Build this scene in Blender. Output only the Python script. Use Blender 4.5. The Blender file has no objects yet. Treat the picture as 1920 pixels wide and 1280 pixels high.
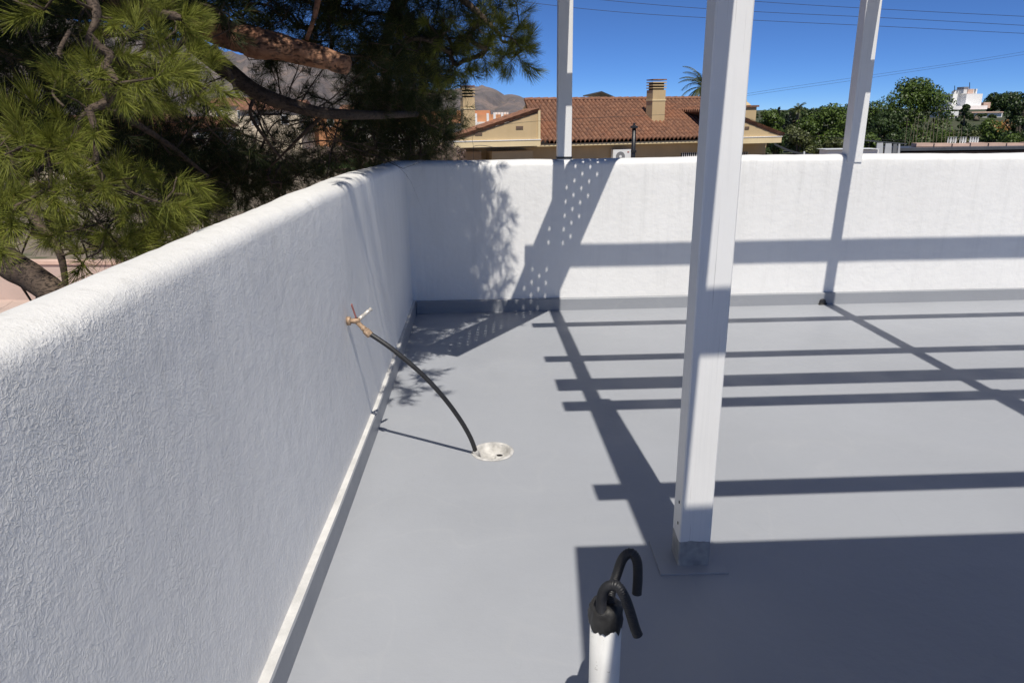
import bpy, bmesh, math, random
import numpy as np
from mathutils import Vector, Matrix, Quaternion, noise as mnoise
R = math.radians
rnd = random.Random(7)
rng = np.random.default_rng(7)
sc = bpy.context.scene
C = sc.collection

# ------------------------------------------------------------------ camera
EYE = Vector((0, 0, 1.5))
F, CX, CY = 1368.0, 960.0, 640.0
def _basis():
    down = np.array([57., 4373., F]); down /= np.linalg.norm(down)
    vp = np.array([-25., -428., F]); vp /= np.linalg.norm(vp)
    Z = -down; Y = vp - vp.dot(Z) * Z; Y /= np.linalg.norm(Y); X = np.cross(Y, Z)
    return np.array([X, Y, Z])
RW = _basis()
cam_d = bpy.data.cameras.new('camera'); cam = bpy.data.objects.new('camera', cam_d); C.objects.link(cam)
cam_d.sensor_width = 36; cam_d.lens = F / 1920 * 36; cam_d.clip_start = 0.05; cam_d.clip_end = 9000
r_, u_, b_ = RW @ np.array([1, 0, 0]), RW @ np.array([0, -1, 0]), RW @ np.array([0, 0, -1])
cam.matrix_world = Matrix(((r_[0], u_[0], b_[0], EYE.x), (r_[1], u_[1], b_[1], EYE.y), (r_[2], u_[2], b_[2], EYE.z), (0, 0, 0, 1)))
sc.camera = cam

def at(px, py, y):
    """world point on the sight line through a photo pixel, y metres ahead (used to survey where things stand)"""
    v = RW @ np.array([px - CX, py - CY, F]); v = v * (y / v[1])
    return Vector((v[0], v[1], v[2] + EYE.z))

# ------------------------------------------------------------------ light
TO_SUN = Vector((0.085, -1.0, 1.65)).normalized()
world = bpy.data.worlds.new('World'); sc.world = world; world.use_nodes = True
wn = world.node_tree; bg = wn.nodes['Background']
sky = wn.nodes.new('ShaderNodeTexSky'); sky.sky_type = 'NISHITA'; sky.sun_disc = False
sky.sun_elevation = math.asin(TO_SUN.z); sky.sun_rotation = math.atan2(TO_SUN.x, TO_SUN.y)
sky.altitude = 10000; sky.air_density = 1.4; sky.dust_density = 0.0; sky.ozone_density = 10.0
wn.links.new(sky.outputs[0], bg.inputs[0]); bg.inputs[1].default_value = 0.092
sun_d = bpy.data.lights.new('sun', 'SUN'); sun_d.energy = 4.2; sun_d.angle = R(0.45); sun_d.color = (1.0, 0.95, 0.865)
sun = bpy.data.objects.new('sun', sun_d); C.objects.link(sun)
sun.rotation_euler = (-TO_SUN).to_track_quat('-Z', 'Y').to_euler(); sun.location = (2, -8, 20)
sc.view_settings.view_transform = 'Standard'; sc.view_settings.look = 'None'
sc.view_settings.exposure = 0.15; sc.view_settings.gamma = 1; sc.view_settings.use_curve_mapping = False
sc.cycles.max_bounces = 6; sc.cycles.diffuse_bounces = 4; sc.cycles.transmission_bounces = 3
sc.cycles.use_denoising = True

# ------------------------------------------------------------------ materials
class NT:
    def __init__(s, name):
        s.m = bpy.data.materials.new(name); s.m.use_nodes = True; s.t = s.m.node_tree
        s.b = s.t.nodes['Principled BSDF']; s.out = s.t.nodes['Material Output']
        s.geo = s.n('ShaderNodeNewGeometry'); s.tc = s.n('ShaderNodeTexCoord')
    def n(s, typ, **kw):
        nd = s.t.nodes.new(typ)
        for k, v in kw.items(): setattr(nd, k, v)
        return nd
    def l(s, a, b): s.t.links.new(a, b)
    def noise(s, scale, detail=4, rough=.5, dist=0, vec=None, sc3=None):
        nd = s.n('ShaderNodeTexNoise'); nd.inputs['Scale'].default_value = scale; nd.inputs['Detail'].default_value = detail
        nd.inputs['Roughness'].default_value = rough; nd.inputs['Distortion'].default_value = dist
        v = vec or s.geo.outputs['Position']
        if sc3:
            mp = s.n('ShaderNodeMapping'); mp.inputs['Scale'].default_value = sc3; s.l(v, mp.inputs[0]); v = mp.outputs[0]
        s.l(v, nd.inputs['Vector']); return nd.outputs['Fac']
    def ramp(s, fac, stops):
        r = s.n('ShaderNodeValToRGB'); s.l(fac, r.inputs[0]); e = r.color_ramp.elements
        while len(e) < len(stops): e.new(.5)
        for i, (p, c) in enumerate(stops):
            e[i].position = p; e[i].color = (*c, 1) if not isinstance(c, (int, float)) else (c, c, c, 1)
        return r.outputs[0]
    def mix(s, fac, a, b, mode='MIX'):
        m = s.n('ShaderNodeMix', data_type='RGBA', blend_type=mode)
        for sock, v in ((m.inputs[0], fac), (m.inputs[6], a), (m.inputs[7], b)):
            if isinstance(v, bpy.types.NodeSocket): s.l(v, sock)
            elif isinstance(v, (int, float)): sock.default_value = v
            else: sock.default_value = (*v, 1)
        return m.outputs[2]
    def math(s, op, a, b=None):
        m = s.n('ShaderNodeMath', operation=op)
        for sock, v in ((m.inputs[0], a), (m.inputs[1], b)):
            if v is None: continue
            if isinstance(v, bpy.types.NodeSocket): s.l(v, sock)
            else: sock.default_value = v
        return m.outputs[0]
    def col(s, c):
        if isinstance(c, bpy.types.NodeSocket): s.l(c, s.b.inputs['Base Color'])
        else: s.b.inputs['Base Color'].default_value = (*c, 1)
    def rough(s, r):
        if isinstance(r, bpy.types.NodeSocket): s.l(r, s.b.inputs['Roughness'])
        else: s.b.inputs['Roughness'].default_value = r
    def bump(s, h, strength=.5, dist=.01, prev=None):
        b = s.n('ShaderNodeBump'); b.inputs['Strength'].default_value = strength; b.inputs['Distance'].default_value = dist
        s.l(h, b.inputs['Height'])
        if prev is not None: s.l(prev, b.inputs['Normal'])
        s.l(b.outputs[0], s.b.inputs['Normal']); return b.outputs[0]
    def pos(s, ax):
        x = s.n('ShaderNodeSeparateXYZ'); s.l(s.geo.outputs['Position'], x.inputs[0]); return x.outputs[ax]

def simple(name, c, rough=.7, var=.15, scale=3, bump=0, bscale=60, metal=0):
    t = NT(name); f = t.noise(scale, 5, .6)
    a = tuple(x * (1 - var) for x in c); b = tuple(min(1, x * (1 + var)) for x in c)
    t.col(t.ramp(f, [(.3, a), (.7, b)])); t.rough(rough); t.b.inputs['Metallic'].default_value = metal
    if bump: t.bump(t.noise(bscale, 4, .6), .6, bump)
    return t.m

def mat_plaster():
    t = NT('white_plaster')
    base = t.ramp(t.noise(1.3, 6, .6), [(.3, (.775, .765, .745)), (.7, (.84, .832, .812))])
    # faint vertical grime runs, a little darker, and yellowish blotches
    runs = t.noise(1, 5, .65, 0, None, (14, 14, 1.1))
    base = t.mix(t.ramp(runs, [(.52, 0.), (.78, .30)]), base, (.60, .60, .585))
    blot = t.noise(2.4, 5, .7, .4)
    base = t.mix(t.ramp(blot, [(.6, 0.), (.8, .22)]), base, (.70, .69, .64))
    sp = t.noise(55, 2, .5)
    base = t.mix(t.ramp(sp, [(.74, 0.), (.80, .35)]), base, (.50, .49, .46))
    drip = t.noise(1, 4, .6, .3, None, (26, 26, .9))
    dz = t.n('ShaderNodeMapRange'); t.l(t.pos('Z'), dz.inputs[0]); dz.inputs[1].default_value = .35; dz.inputs[2].default_value = 1.12
    base = t.mix(t.math('MULTIPLY', t.ramp(drip, [(.54, 0.), (.68, .22)]), dz.outputs[0]), base, (.52, .51, .48))
    t.col(base); t.rough(.62)
    # rough worm-like render, strongest on the side wall near the camera, brushed smooth towards the corner
    wn_ = t.n('ShaderNodeTexNoise'); wn_.noise_dimensions = '3D'; wn_.inputs['Scale'].default_value = 62; wn_.inputs['Detail'].default_value = 3
    wn_.inputs['Distortion'].default_value = .55; t.l(t.geo.outputs['Position'], wn_.inputs['Vector'])
    ridge = t.math('ABSOLUTE', t.math('SUBTRACT', wn_.outputs['Fac'], .5))
    ridge = t.ramp(ridge, [(.0, 1.), (.03, .8), (.075, .15), (.15, 0.)])
    cover = t.ramp(t.noise(5, 5, .7), [(.38, .05), (.62, 1.)])
    mr = t.n('ShaderNodeMapRange'); t.l(t.pos('Y'), mr.inputs[0]); mr.inputs[1].default_value = .85; mr.inputs[2].default_value = 2.3
    mr.interpolation_type = 'SMOOTHERSTEP'; mr.inputs[3].default_value = 1.0; mr.inputs[4].default_value = .0
    mz = t.n('ShaderNodeMapRange'); t.l(t.pos('Z'), mz.inputs[0]); mz.inputs[1].default_value = 1.14; mz.inputs[2].default_value = 1.19
    mz.inputs[3].default_value = 1.0; mz.inputs[4].default_value = .10
    amp = t.math('MULTIPLY', t.math('MULTIPLY', mr.outputs[0], mz.outputs[0]), cover)
    h = t.math('MULTIPLY', ridge, amp)
    b1 = t.bump(h, .6, .0024)
    b2 = t.bump(t.noise(16, 5, .6), .35, .012, b1)
    side = t.n('ShaderNodeMapRange'); t.l(t.pos('X'), side.inputs[0]); side.inputs[1].default_value = -.62; side.inputs[2].default_value = -.60; side.inputs[3].default_value = 1.0; side.inputs[4].default_value = .25
    fine = t.math('MULTIPLY', t.noise(135, 5, .7), side.outputs[0])
    t.bump(fine, .75, .0028, b2)
    return t.m

def mat_floor(name='grey_floor_paint', wear=1.0, col=(.350, .364, .392)):
    t = NT(name)
    lo = tuple(c * .94 for c in col); hi = tuple(min(1, c * 1.05) for c in col)
    base = t.ramp(t.noise(.9, 6, .55, .3), [(.3, lo), (.7, hi)])
    base = t.mix(t.ramp(t.noise(1, 4, .6, 0, None, (1.0, 9, 1)), [(.5, 0.), (.8, .14)]), base, (.40, .41, .42))
    base = t.mix(t.ramp(t.noise(3.2, 6, .75, .6), [(.60, 0.), (.74, .16 * wear)]), base, (.43, .43, .42))
    base = t.mix(t.ramp(t.noise(85, 2, .5), [(.755, 0.), (.80, .3 * wear)]), base, (.16, .16, .16))
    rg = t.noise(1.6, 2, .4, .5)
    ring = t.math('ABSOLUTE', t.math('SUBTRACT', rg, .56))
    base = t.mix(t.ramp(ring, [(0., .07), (.010, .0)]), base, (.50, .50, .49))
    base = t.mix(t.ramp(t.noise(12, 3, .7, 1.5, None, (1, .25, 1)), [(.66, 0.), (.70, .10)]), base, (.24, .24, .25))
    t.col(base); t.rough(t.ramp(t.noise(4, 5, .6), [(.3, .36), (.7, .56)]))
    b1 = t.bump(t.noise(22, 5, .6), .25, .006); t.bump(t.noise(1, 3, .5, 0, None, (60, 240, 60)), .12, .0015, b1)
    return t.m

def mat_post():
    t = NT('white_painted_wood')
    g = t.noise(1, 6, .7, .2, None, (70, 70, 1.6))
    base = t.ramp(t.noise(2.2, 5, .6), [(.3, (.77, .765, .75)), (.7, (.84, .835, .82))])
    base = t.mix(t.ramp(g, [(.52, 0.), (.80, .30)]), base, (.58, .58, .58))
    cr = t.noise(1, 3, .6, .1, None, (120, 120, 2.2))
    base = t.mix(t.ramp(cr, [(.66, 0.), (.73, .6)]), base, (.36, .35, .34))
    t.col(base); t.rough(.5)
    b1 = t.bump(g, .25, .0012); t.bump(cr, .25, .001, b1)
    return t.m

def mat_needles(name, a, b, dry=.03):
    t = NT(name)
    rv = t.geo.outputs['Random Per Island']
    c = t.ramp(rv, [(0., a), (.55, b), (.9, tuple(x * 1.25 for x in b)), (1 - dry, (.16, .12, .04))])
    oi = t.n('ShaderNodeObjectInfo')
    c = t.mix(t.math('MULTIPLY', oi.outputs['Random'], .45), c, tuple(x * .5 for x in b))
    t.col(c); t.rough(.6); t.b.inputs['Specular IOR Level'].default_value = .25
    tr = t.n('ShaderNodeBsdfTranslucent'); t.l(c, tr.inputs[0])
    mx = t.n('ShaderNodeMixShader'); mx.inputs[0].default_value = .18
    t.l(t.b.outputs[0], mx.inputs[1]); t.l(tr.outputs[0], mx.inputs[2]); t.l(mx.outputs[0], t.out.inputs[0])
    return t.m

def mat_bark(name, a, b, scale=14):
    t = NT(name)
    f = t.ramp(t.noise(1, 5, .7, .8, None, (scale, scale * 1.6, scale * 2.6)), [(.36, 0.), (.47, 1.)])
    c = t.mix(f, tuple(x * .30 for x in a), t.ramp(t.noise(9, 5, .65), [(.3, a), (.65, b)]))
    c = t.mix(t.ramp(t.noise(13, 5, .65), [(.54, 0.), (.62, .85)]), c, (.045, .030, .024))
    t.col(c); t.rough(.85); b1 = t.bump(f, .8, .012); t.bump(t.noise(60, 4, .6), .5, .004, b1)
    return t.m

def mat_tiles():
    t = NT('terracotta_roof_tiles')
    rv = t.geo.outputs['Random Per Island']
    c = t.ramp(t.noise(5.5, 4, .7), [(.28, (.11, .060, .040)), (.45, (.185, .088, .054)), (.6, (.27, .130, .075)), (.75, (.38, .225, .145))])
    c = t.mix(t.ramp(t.noise(.6, 4, .6), [(.5, 0.), (.7, .5)]), c, (.36, .14, .065))
    c = t.mix(t.ramp(t.noise(28, 3, .6), [(.62, 0.), (.72, .5)]), c, (.33, .29, .24))
    t.col(c); t.rough(.85)
    return t.m

def mat_wall(name, c, stain=.25):
    t = NT(name)
    b = t.ramp(t.noise(.8, 5, .6), [(.3, tuple(x * .9 for x in c)), (.7, tuple(min(1, x * 1.08) for x in c))])
    b = t.mix(t.ramp(t.noise(1, 5, .6, 0, None, (3, 3, .4)), [(.5, 0.), (.8, stain)]), b, tuple(x * .6 for x in c))
    t.col(b); t.rough(.85); t.bump(t.noise(25, 4, .6), .3, .01); return t.m

def mat_ground():
    t = NT('dry_earth_ground')
    c = t.ramp(t.noise(.15, 8, .65), [(.3, (.16, .13, .095)), (.5, (.25, .20, .15)), (.7, (.33, .27, .21))])
    c = t.mix(t.ramp(t.noise(.6, 6, .7), [(.52, 0.), (.62, .8)]), c, (.07, .085, .035))
    far = t.n('ShaderNodeMapRange'); t.l(t.pos('X'), far.inputs[0]); far.inputs[1].default_value = 14; far.inputs[2].default_value = 24
    c = t.mix(t.math('MULTIPLY', far.outputs[0], t.ramp(t.noise(.25, 5, .6), [(.25, .75), (.6, 1.)])), c, t.ramp(t.noise(1.2, 6, .75), [(.3, (.02, .03, .012)), (.7, (.07, .085, .03))]))
    t.col(c); t.rough(.95); t.bump(t.noise(3, 6, .7), .6, .1); return t.m

def mat_mountain():
    t = NT('bare_mountain_rock')
    c = t.ramp(t.noise(.012, 9, .68), [(.3, (.12, .108, .115)), (.48, (.19, .165, .165)), (.62, (.29, .225, .20)), (.74, (.40, .30, .25))])
    c = t.mix(t.ramp(t.noise(.03, 8, .75, 0, None, (1, 1, 2.5)), [(.56, 0.), (.68, .8)]), c, (.36, .25, .20))
    c = t.mix(t.ramp(t.noise(.09, 6, .8), [(.5, 0.), (.62, .45)]), c, (.085, .09, .06))
    t.col(c); t.rough(.95); t.bump(t.noise(.06, 9, .75), .9, 9.0); return t.m

def mat_leaves(name, a, b):
    t = NT(name)
    c = t.ramp(t.geo.outputs['Random Per Island'], [(0., a), (.7, b), (1., tuple(x * 1.35 for x in b))])
    t.col(c); t.rough(.5)
    tr = t.n('ShaderNodeBsdfTranslucent'); t.l(c, tr.inputs[0])
    mx = t.n('ShaderNodeMixShader'); mx.inputs[0].default_value = .25
    t.l(t.b.outputs[0], mx.inputs[1]); t.l(tr.outputs[0], mx.inputs[2]); t.l(mx.outputs[0], t.out.inputs[0])
    return t.m

def mat_glass_window():
    t = NT('dark_window_glass'); t.col((.03, .04, .05)); t.rough(.08); t.b.inputs['Specular IOR Level'].default_value = .8; return t.m

M = dict(
    plaster=mat_plaster(), floor=mat_floor(), post=mat_post(),
    kerb=mat_floor('grey_kerb_paint', 1.4, (.285, .295, .315)),
    needle=mat_needles('pine_needles_painted_lit', (.10, .125, .016), (.225, .245, .040)),  # brighter copy: sunlight worked into the colour of the near tufts
    needle_shaded=mat_needles('pine_needles_painted_shade', (.016, .026, .008), (.036, .052, .014), .05),  # darker copy: inner shade worked into the colour of the rear mass
    bark=mat_bark('orange_pine_bark', (.20, .085, .045), (.36, .19, .11)),
    twig=mat_bark('grey_brown_twigs', (.055, .036, .026), (.12, .085, .06), 60),
    tiles=mat_tiles(), beige=mat_wall('ochre_render', (.56, .42, .235)), trim=mat_wall('cream_trim', (.74, .60, .36), .1),
    shade_wall=mat_wall('shaded_ochre_render', (.40, .28, .17), .4),  # ochre wall colour darkened, shade painted in
    white_wall=mat_wall('white_render', (.74, .70, .64), .1), orange_wall=mat_wall('salmon_render', (.56, .27, .135), .2),
    cream_wall=mat_wall('cream_render', (.66, .56, .42), .15), pure_white=mat_wall('limewash', (.80, .79, .77), .06),
    glass=mat_glass_window(), ground=mat_ground(), mountain=mat_mountain(),
    black=simple('black_rubber', (.018, .018, .020), .5, .3, 30),
    tape=simple('black_tape_wrap', (.020, .019, .018), .55, .6, 25, .004, 45),
    metal=simple('dark_metal', (.05, .05, .05), .4, .3, 20, 0, 1, .6),
    brass=simple('weathered_brass', (.34, .235, .155), .6, .5, 90, .002, 200, .15),
    red=simple('faded_red_lever', (.38, .13, .11), .6, .5, 90),
    nozzle=simple('pale_metal_nozzle', (.62, .58, .52), .4, .2, 60, 0, 1, .3),
    pvc=None, cement=simple('rough_cement', (.47, .455, .43), .85, .35, 22, .006, 70),
    dark=simple('opening_shade_black', (.012, .010, .009), .9, .1), ac=simple('white_metal_casing', (.75, .75, .74), .4, .06),  # near-black in place of the shade inside openings
    grille=simple('grey_grille', (.20, .20, .21), .5, .1), pink=simple('pink_coping', (.62, .43, .34), .8, .2, 1.5),
    brown_board=simple('brown_fascia', (.13, .085, .06), .7, .4, 1.2), grey_panel=simple('grey_sheet', (.26, .27, .29), .55, .15, 2),
    dark_panel=simple('dark_grey_sheet', (.07, .075, .085), .4, .2, 2), awning=simple('black_awning_cloth', (.014, .015, .017), .95, .3),
    dry=simple('dry_stalks', (.15, .125, .085), .9, .3, 5), scrub=simple('dry_brush', (.17, .12, .10), .95, .4, 3),
    pave=simple('pinkish_paving', (.52, .40, .34), .9, .12, .6, .01, 20), blue=simple('blue_tarpaulin', (.06, .13, .34), .5, .3, 4),
    leaf=mat_leaves('bright_broad_leaves', (.030, .052, .010), (.105, .160, .026)),
    leaf_dark=mat_leaves('dark_broad_leaves', (.016, .032, .010), (.052, .085, .020)),
    leaf_olive=mat_leaves('olive_scrub_leaves', (.035, .045, .015), (.10, .115, .035)),
    leaf_cypress=mat_leaves('cypress_leaves', (.008, .014, .010), (.020, .032, .018)),
    flower=mat_leaves('orange_blossom', (.22, .10, .03), (.34, .18, .05)), wire=simple('black_cable', (.02, .02, .022), .6, .1),
    stem=simple('grey_tree_bark', (.12, .095, .07), .9, .3, 8), ledge=simple('worn_white_ledge', (.60, .59, .57), .7, .15, 9, .003, 60), scrape=simple('scratched_paint', (.48, .47, .45), .8, .3, 40),
)
def mat_pvc():
    t = NT('white_pvc_pipe')
    b = t.ramp(t.noise(9, 5, .6), [(.3, (.66, .655, .63)), (.7, (.78, .775, .75))])
    b = t.mix(t.ramp(t.noise(70, 3, .6), [(.66, 0.), (.72, .8)]), b, (.10, .075, .05))
    b = t.mix(t.ramp(t.noise(1, 4, .6, 0, None, (40, 40, 5)), [(.58, 0.), (.75, .3)]), b, (.42, .38, .32))
    t.col(b); t.rough(.38); return t.m
M['pvc'] = mat_pvc()
def mat_footed():     # post paint with the bottom band coated in the floor paint, its top edge uneven
    m = M['post'].copy(); m.name = 'white_wood_with_grey_foot'; nt = m.node_tree
    b = nt.nodes['Principled BSDF']; src = b.inputs['Base Color'].links[0].from_socket
    g = nt.nodes.new('ShaderNodeNewGeometry'); sp = nt.nodes.new('ShaderNodeSeparateXYZ'); nt.links.new(g.outputs['Position'], sp.inputs[0])
    nz = nt.nodes.new('ShaderNodeTexNoise'); nz.inputs['Scale'].default_value = 18; nt.links.new(g.outputs['Position'], nz.inputs['Vector'])
    ma = nt.nodes.new('ShaderNodeMath'); ma.operation = 'MULTIPLY_ADD'; nt.links.new(nz.outputs['Fac'], ma.inputs[0]); ma.inputs[1].default_value = .02; ma.inputs[2].default_value = .088
    lt = nt.nodes.new('ShaderNodeMath'); lt.operation = 'LESS_THAN'; nt.links.new(sp.outputs['Z'], lt.inputs[0]); nt.links.new(ma.outputs[0], lt.inputs[1])
    mx = nt.nodes.new('ShaderNodeMix'); mx.data_type = 'RGBA'; nt.links.new(lt.outputs[0], mx.inputs[0]); nt.links.new(src, mx.inputs[6])
    n2 = nt.nodes.new('ShaderNodeTexNoise'); n2.inputs['Scale'].default_value = 30; nt.links.new(g.outputs['Position'], n2.inputs['Vector'])
    r2 = nt.nodes.new('ShaderNodeValToRGB'); nt.links.new(n2.outputs['Fac'], r2.inputs[0])
    r2.color_ramp.elements[0].position = .35; r2.color_ramp.elements[0].color = (.25, .255, .26, 1); r2.color_ramp.elements[1].position = .75; r2.color_ramp.elements[1].color = (.42, .42, .41, 1)
    nt.links.new(r2.outputs[0], mx.inputs[7]); nt.links.new(mx.outputs[2], b.inputs['Base Color']); return m
M['post_foot'] = mat_footed()

# ------------------------------------------------------------------ helpers
def link(name, me, mat=None, parent=None, smooth=False):
    o = bpy.data.objects.new(name, me); C.objects.link(o)
    if mat: me.materials.append(mat)
    if smooth: me.polygons.foreach_set('use_smooth', [True] * len(me.polygons))
    if parent:
        o.parent = parent; o.matrix_parent_inverse = Matrix.Translation(parent.location).inverted() if parent.type == 'EMPTY' else Matrix.Identity(4)
        if parent.type != 'EMPTY' and parent.parent is not None: o.matrix_parent_inverse = Matrix.Identity(4)
    return o
def tag(o, label, cat, group=None, kind=None):
    o['label'] = label; o['category'] = cat
    if group: o['group'] = group
    if kind: o['kind'] = kind
    return o
def thing(name, loc, label, cat, group=None):
    o = bpy.data.objects.new(name, None); C.objects.link(o); o.location = loc; o.empty_display_size = .2
    return tag(o, label, cat, group)
def struct(o): o['kind'] = 'structure'; return o
class MB:
    """collects shapes in world coordinates, builds ONE mesh object; a child of an Empty keeps its world place"""
    def __init__(s): s.v = []; s.f = []
    def add(s, vs, fs):
        n = len(s.v); s.v += [tuple(v) for v in vs]; s.f += [tuple(i + n for i in f) for f in fs]; return s
    def box(s, c, d, rot=0, axes=None):
        hx, hy, hz = d[0] / 2, d[1] / 2, d[2] / 2; c = Vector(c)
        if axes is None: axes = (Vector((math.cos(rot), math.sin(rot), 0)), Vector((-math.sin(rot), math.cos(rot), 0)), Vector((0, 0, 1)))
        vs = [c + axes[0] * (a * hx) + axes[1] * (b * hy) + axes[2] * (e * hz) for a in (-1, 1) for b in (-1, 1) for e in (-1, 1)]
        return s.add(vs, [(0, 1, 3, 2), (4, 6, 7, 5), (0, 4, 5, 1), (2, 3, 7, 6), (0, 2, 6, 4), (1, 5, 7, 3)])
    def bar(s, a, b, w, h, up=(0, 0, 1)):
        a, b = Vector(a), Vector(b); x = (b - a); L = x.length; x.normalize(); y = Vector(up).cross(x).normalized(); z = x.cross(y)
        return s.box((a + b) / 2, (L, w, h), 0, (x, y, z))
    def tube(s, pts, rad, seg=10, cap=True):
        pts = [Vector(p) for p in pts]; rad = rad if hasattr(rad, '__len__') else [rad] * len(pts)
        vs = []; fs = []; up = None
        for i, p in enumerate(pts):
            t = (pts[min(i + 1, len(pts) - 1)] - pts[max(i - 1, 0)]).normalized()
            if up is None: up = t.orthogonal().normalized()
            up = (up - t * up.dot(t)).normalized(); w = t.cross(up)
            for k in range(seg):
                a = 2 * math.pi * k / seg; vs.append(p + (up * math.cos(a) + w * math.sin(a)) * rad[i])
        for i in range(len(pts) - 1):
            for k in range(seg):
                k2 = (k + 1) % seg; fs.append((i * seg + k, i * seg + k2, (i + 1) * seg + k2, (i + 1) * seg + k))
        if cap: fs.append(tuple(range(seg))[::-1]); fs.append(tuple((len(pts) - 1) * seg + k for k in range(seg)))
        return s.add(vs, fs)
    def lathe(s, c, prof, seg=24):
        vs = []; fs = []; c = Vector(c)
        for r, z in prof:
            for k in range(seg):
                a = 2 * math.pi * k / seg; vs.append(c + Vector((r * math.cos(a), r * math.sin(a), z)))
        for i in range(len(prof) - 1):
            for k in range(seg):
                k2 = (k + 1) % seg; fs.append((i * seg + k, i * seg + k2, (i + 1) * seg + k2, (i + 1) * seg + k))
        return s.add(vs, fs)
    def mesh(s, name):
        me = bpy.data.meshes.new(name); me.from_pydata(s.v, [], s.f); me.update(); return me
    def build(s, name, mat, parent=None, smooth=False, bevel=0, origin=None):
        if origin is not None:
            o3 = Vector(origin); s.v = [tuple(Vector(v) - o3) for v in s.v]
        o = link(name, s.mesh(name), mat, parent, smooth)
        if origin is not None: o.location = origin
        if bevel:
            b = o.modifiers.new('bevel', 'BEVEL'); b.width = bevel; b.segments = 2; b.limit_method = 'ANGLE'
        return o
def mesh_np(name, V, Fc, mat, parent=None, n=3):
    me = bpy.data.meshes.new(name); nv, nf = len(V), len(Fc)
    me.vertices.add(nv); me.vertices.foreach_set('co', np.asarray(V, np.float32).ravel())
    me.loops.add(nf * n); me.loops.foreach_set('vertex_index', np.asarray(Fc, np.int32).ravel())
    me.polygons.add(nf); me.polygons.foreach_set('loop_start', np.arange(nf, dtype=np.int32) * n)
    me.update(calc_edges=True); me.validate()
    return link(name, me, mat, parent)
def smoothcurve(P, n=8):
    """Catmull-Rom through points"""
    P = [Vector(p) for p in P]; out = []
    Q = [P[0] * 2 - P[1]] + P + [P[-1] * 2 - P[-2]]
    for i in range(1, len(Q) - 2):
        for k in range(n):
            t = k / n; a, b, c, d = Q[i - 1], Q[i], Q[i + 1], Q[i + 2]
            out.append(.5 * ((2 * b) + (c - a) * t + (2 * a - 5 * b + 4 * c - d) * t * t + (3 * b - a - 3 * c + d) * t ** 3))
    out.append(P[-1]); return out
def interp(v0, v1, n): return [v0 + (v1 - v0) * i / (n - 1) for i in range(n)]

# ------------------------------------------------------------------ ground, mountain
GZ = -3.2
gm = MB(); N = 60
me = bpy.data.meshes.new('ground'); bm = bmesh.new()
xs = [-7000, -2500, -900, -400, -200, -120, -80, -60, -45, -35, -25, -18, -12, -7, -3, 0, 4, 8, 12, 16, 20, 26, 33, 42, 52, 65, 80, 100, 125, 160, 220, 400, 900, 2500, 7000]
ys = [-3000, -600, -100, -30, -10, 0, 6, 12, 18, 25, 32, 40, 50, 62, 75, 90, 110, 130, 160, 200, 260, 400, 700, 1200, 2500, 8000]
def gz(x, y):
    z = GZ
    if x > 15 and y > 45: z += 3.4 * min(1, (x - 15) / 60) * min(1, (y - 45) / 90) * max(0, min(1, (400 - y) / 200))
    return z
vv = [[bm.verts.new((x, y, gz(x, y))) for y in ys] for x in xs]
for i in range(len(xs) - 1):
    for j in range(len(ys) - 1): bm.faces.new((vv[i][j], vv[i + 1][j], vv[i + 1][j + 1], vv[i][j + 1]))
bm.to_mesh(me); bm.free(); struct(link('ground', me, M['ground'], None, True))

# ridge line surveyed from the photo (pixel -> height at its distance); the range is highest on the left
ridge = [(-900, 90), (-500, 20), (-200, -10), (0, 18), (120, 34), (200, 48), (300, 68), (380, 86), (440, 99), (520, 106), (600, 113), (660, 121), (730, 148), (800, 168), (835, 171), (868, 163), (905, 160),
         (925, 166), (945, 176), (965, 177), (985, 184), (1010, 189), (1060, 196), (1120, 203), (1200, 212), (1400, 216)]
bm = bmesh.new(); rows = []
def ridge_y(px):
    for (a, ya), (b, yb) in zip(ridge, ridge[1:]):
        if a <= px <= b: return ya + (yb - ya) * (px - a) / (b - a)
    return ridge[-1][1]
nc, nr = 330, 46
for i in range(nc):
    px = -900 + 2300 * i / (nc - 1)
    D = 1500 if px > 760 else 1150
    D = 1150 + 500 * max(0, min(1, (px - 690) / 120))
    top = at(px, ridge_y(px), D); top.z += 2.2 * (mnoise.noise((px * .035, 3, 0))) + 3.0 * mnoise.noise((px * .16, 8, 0))
    col = []
    for j in range(nr):
        t = j / (nr - 1)               # 0 at ridge, 1 at foot
        y = D - 750 * t * (.85 + .3 * mnoise.noise((px * .004, 1.3, 0)))
        z = GZ + (top.z - GZ) * (1 - t) ** 1.35
        gully = mnoise.fractal((px * .018, t * 3.2, 0), 1.0, 2.1, 5) * 26 * min(1, t * 5) * (1 - t)
        gully += -abs(mnoise.noise((px * .03 + t * 1.5, t * 1.1, 5))) * 26 * min(1, t * 6 + .12) * (1 - t)
        x = top.x * (y / D)
        col.append(bm.verts.new((x, y, z + gully)))
    # far side
    col.insert(0, bm.verts.new((top.x * 1.3, D + 500, GZ)))
    rows.append(col)
for i in range(nc - 1):
    for j in range(nr): bm.faces.new((rows[i][j], rows[i][j + 1], rows[i + 1][j + 1], rows[i + 1][j]))
me = bpy.data.meshes.new('mountain'); bm.normal_update(); bm.to_mesh(me); bm.free()
struct(link('mountain', me, M['mountain'], None, True))

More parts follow.
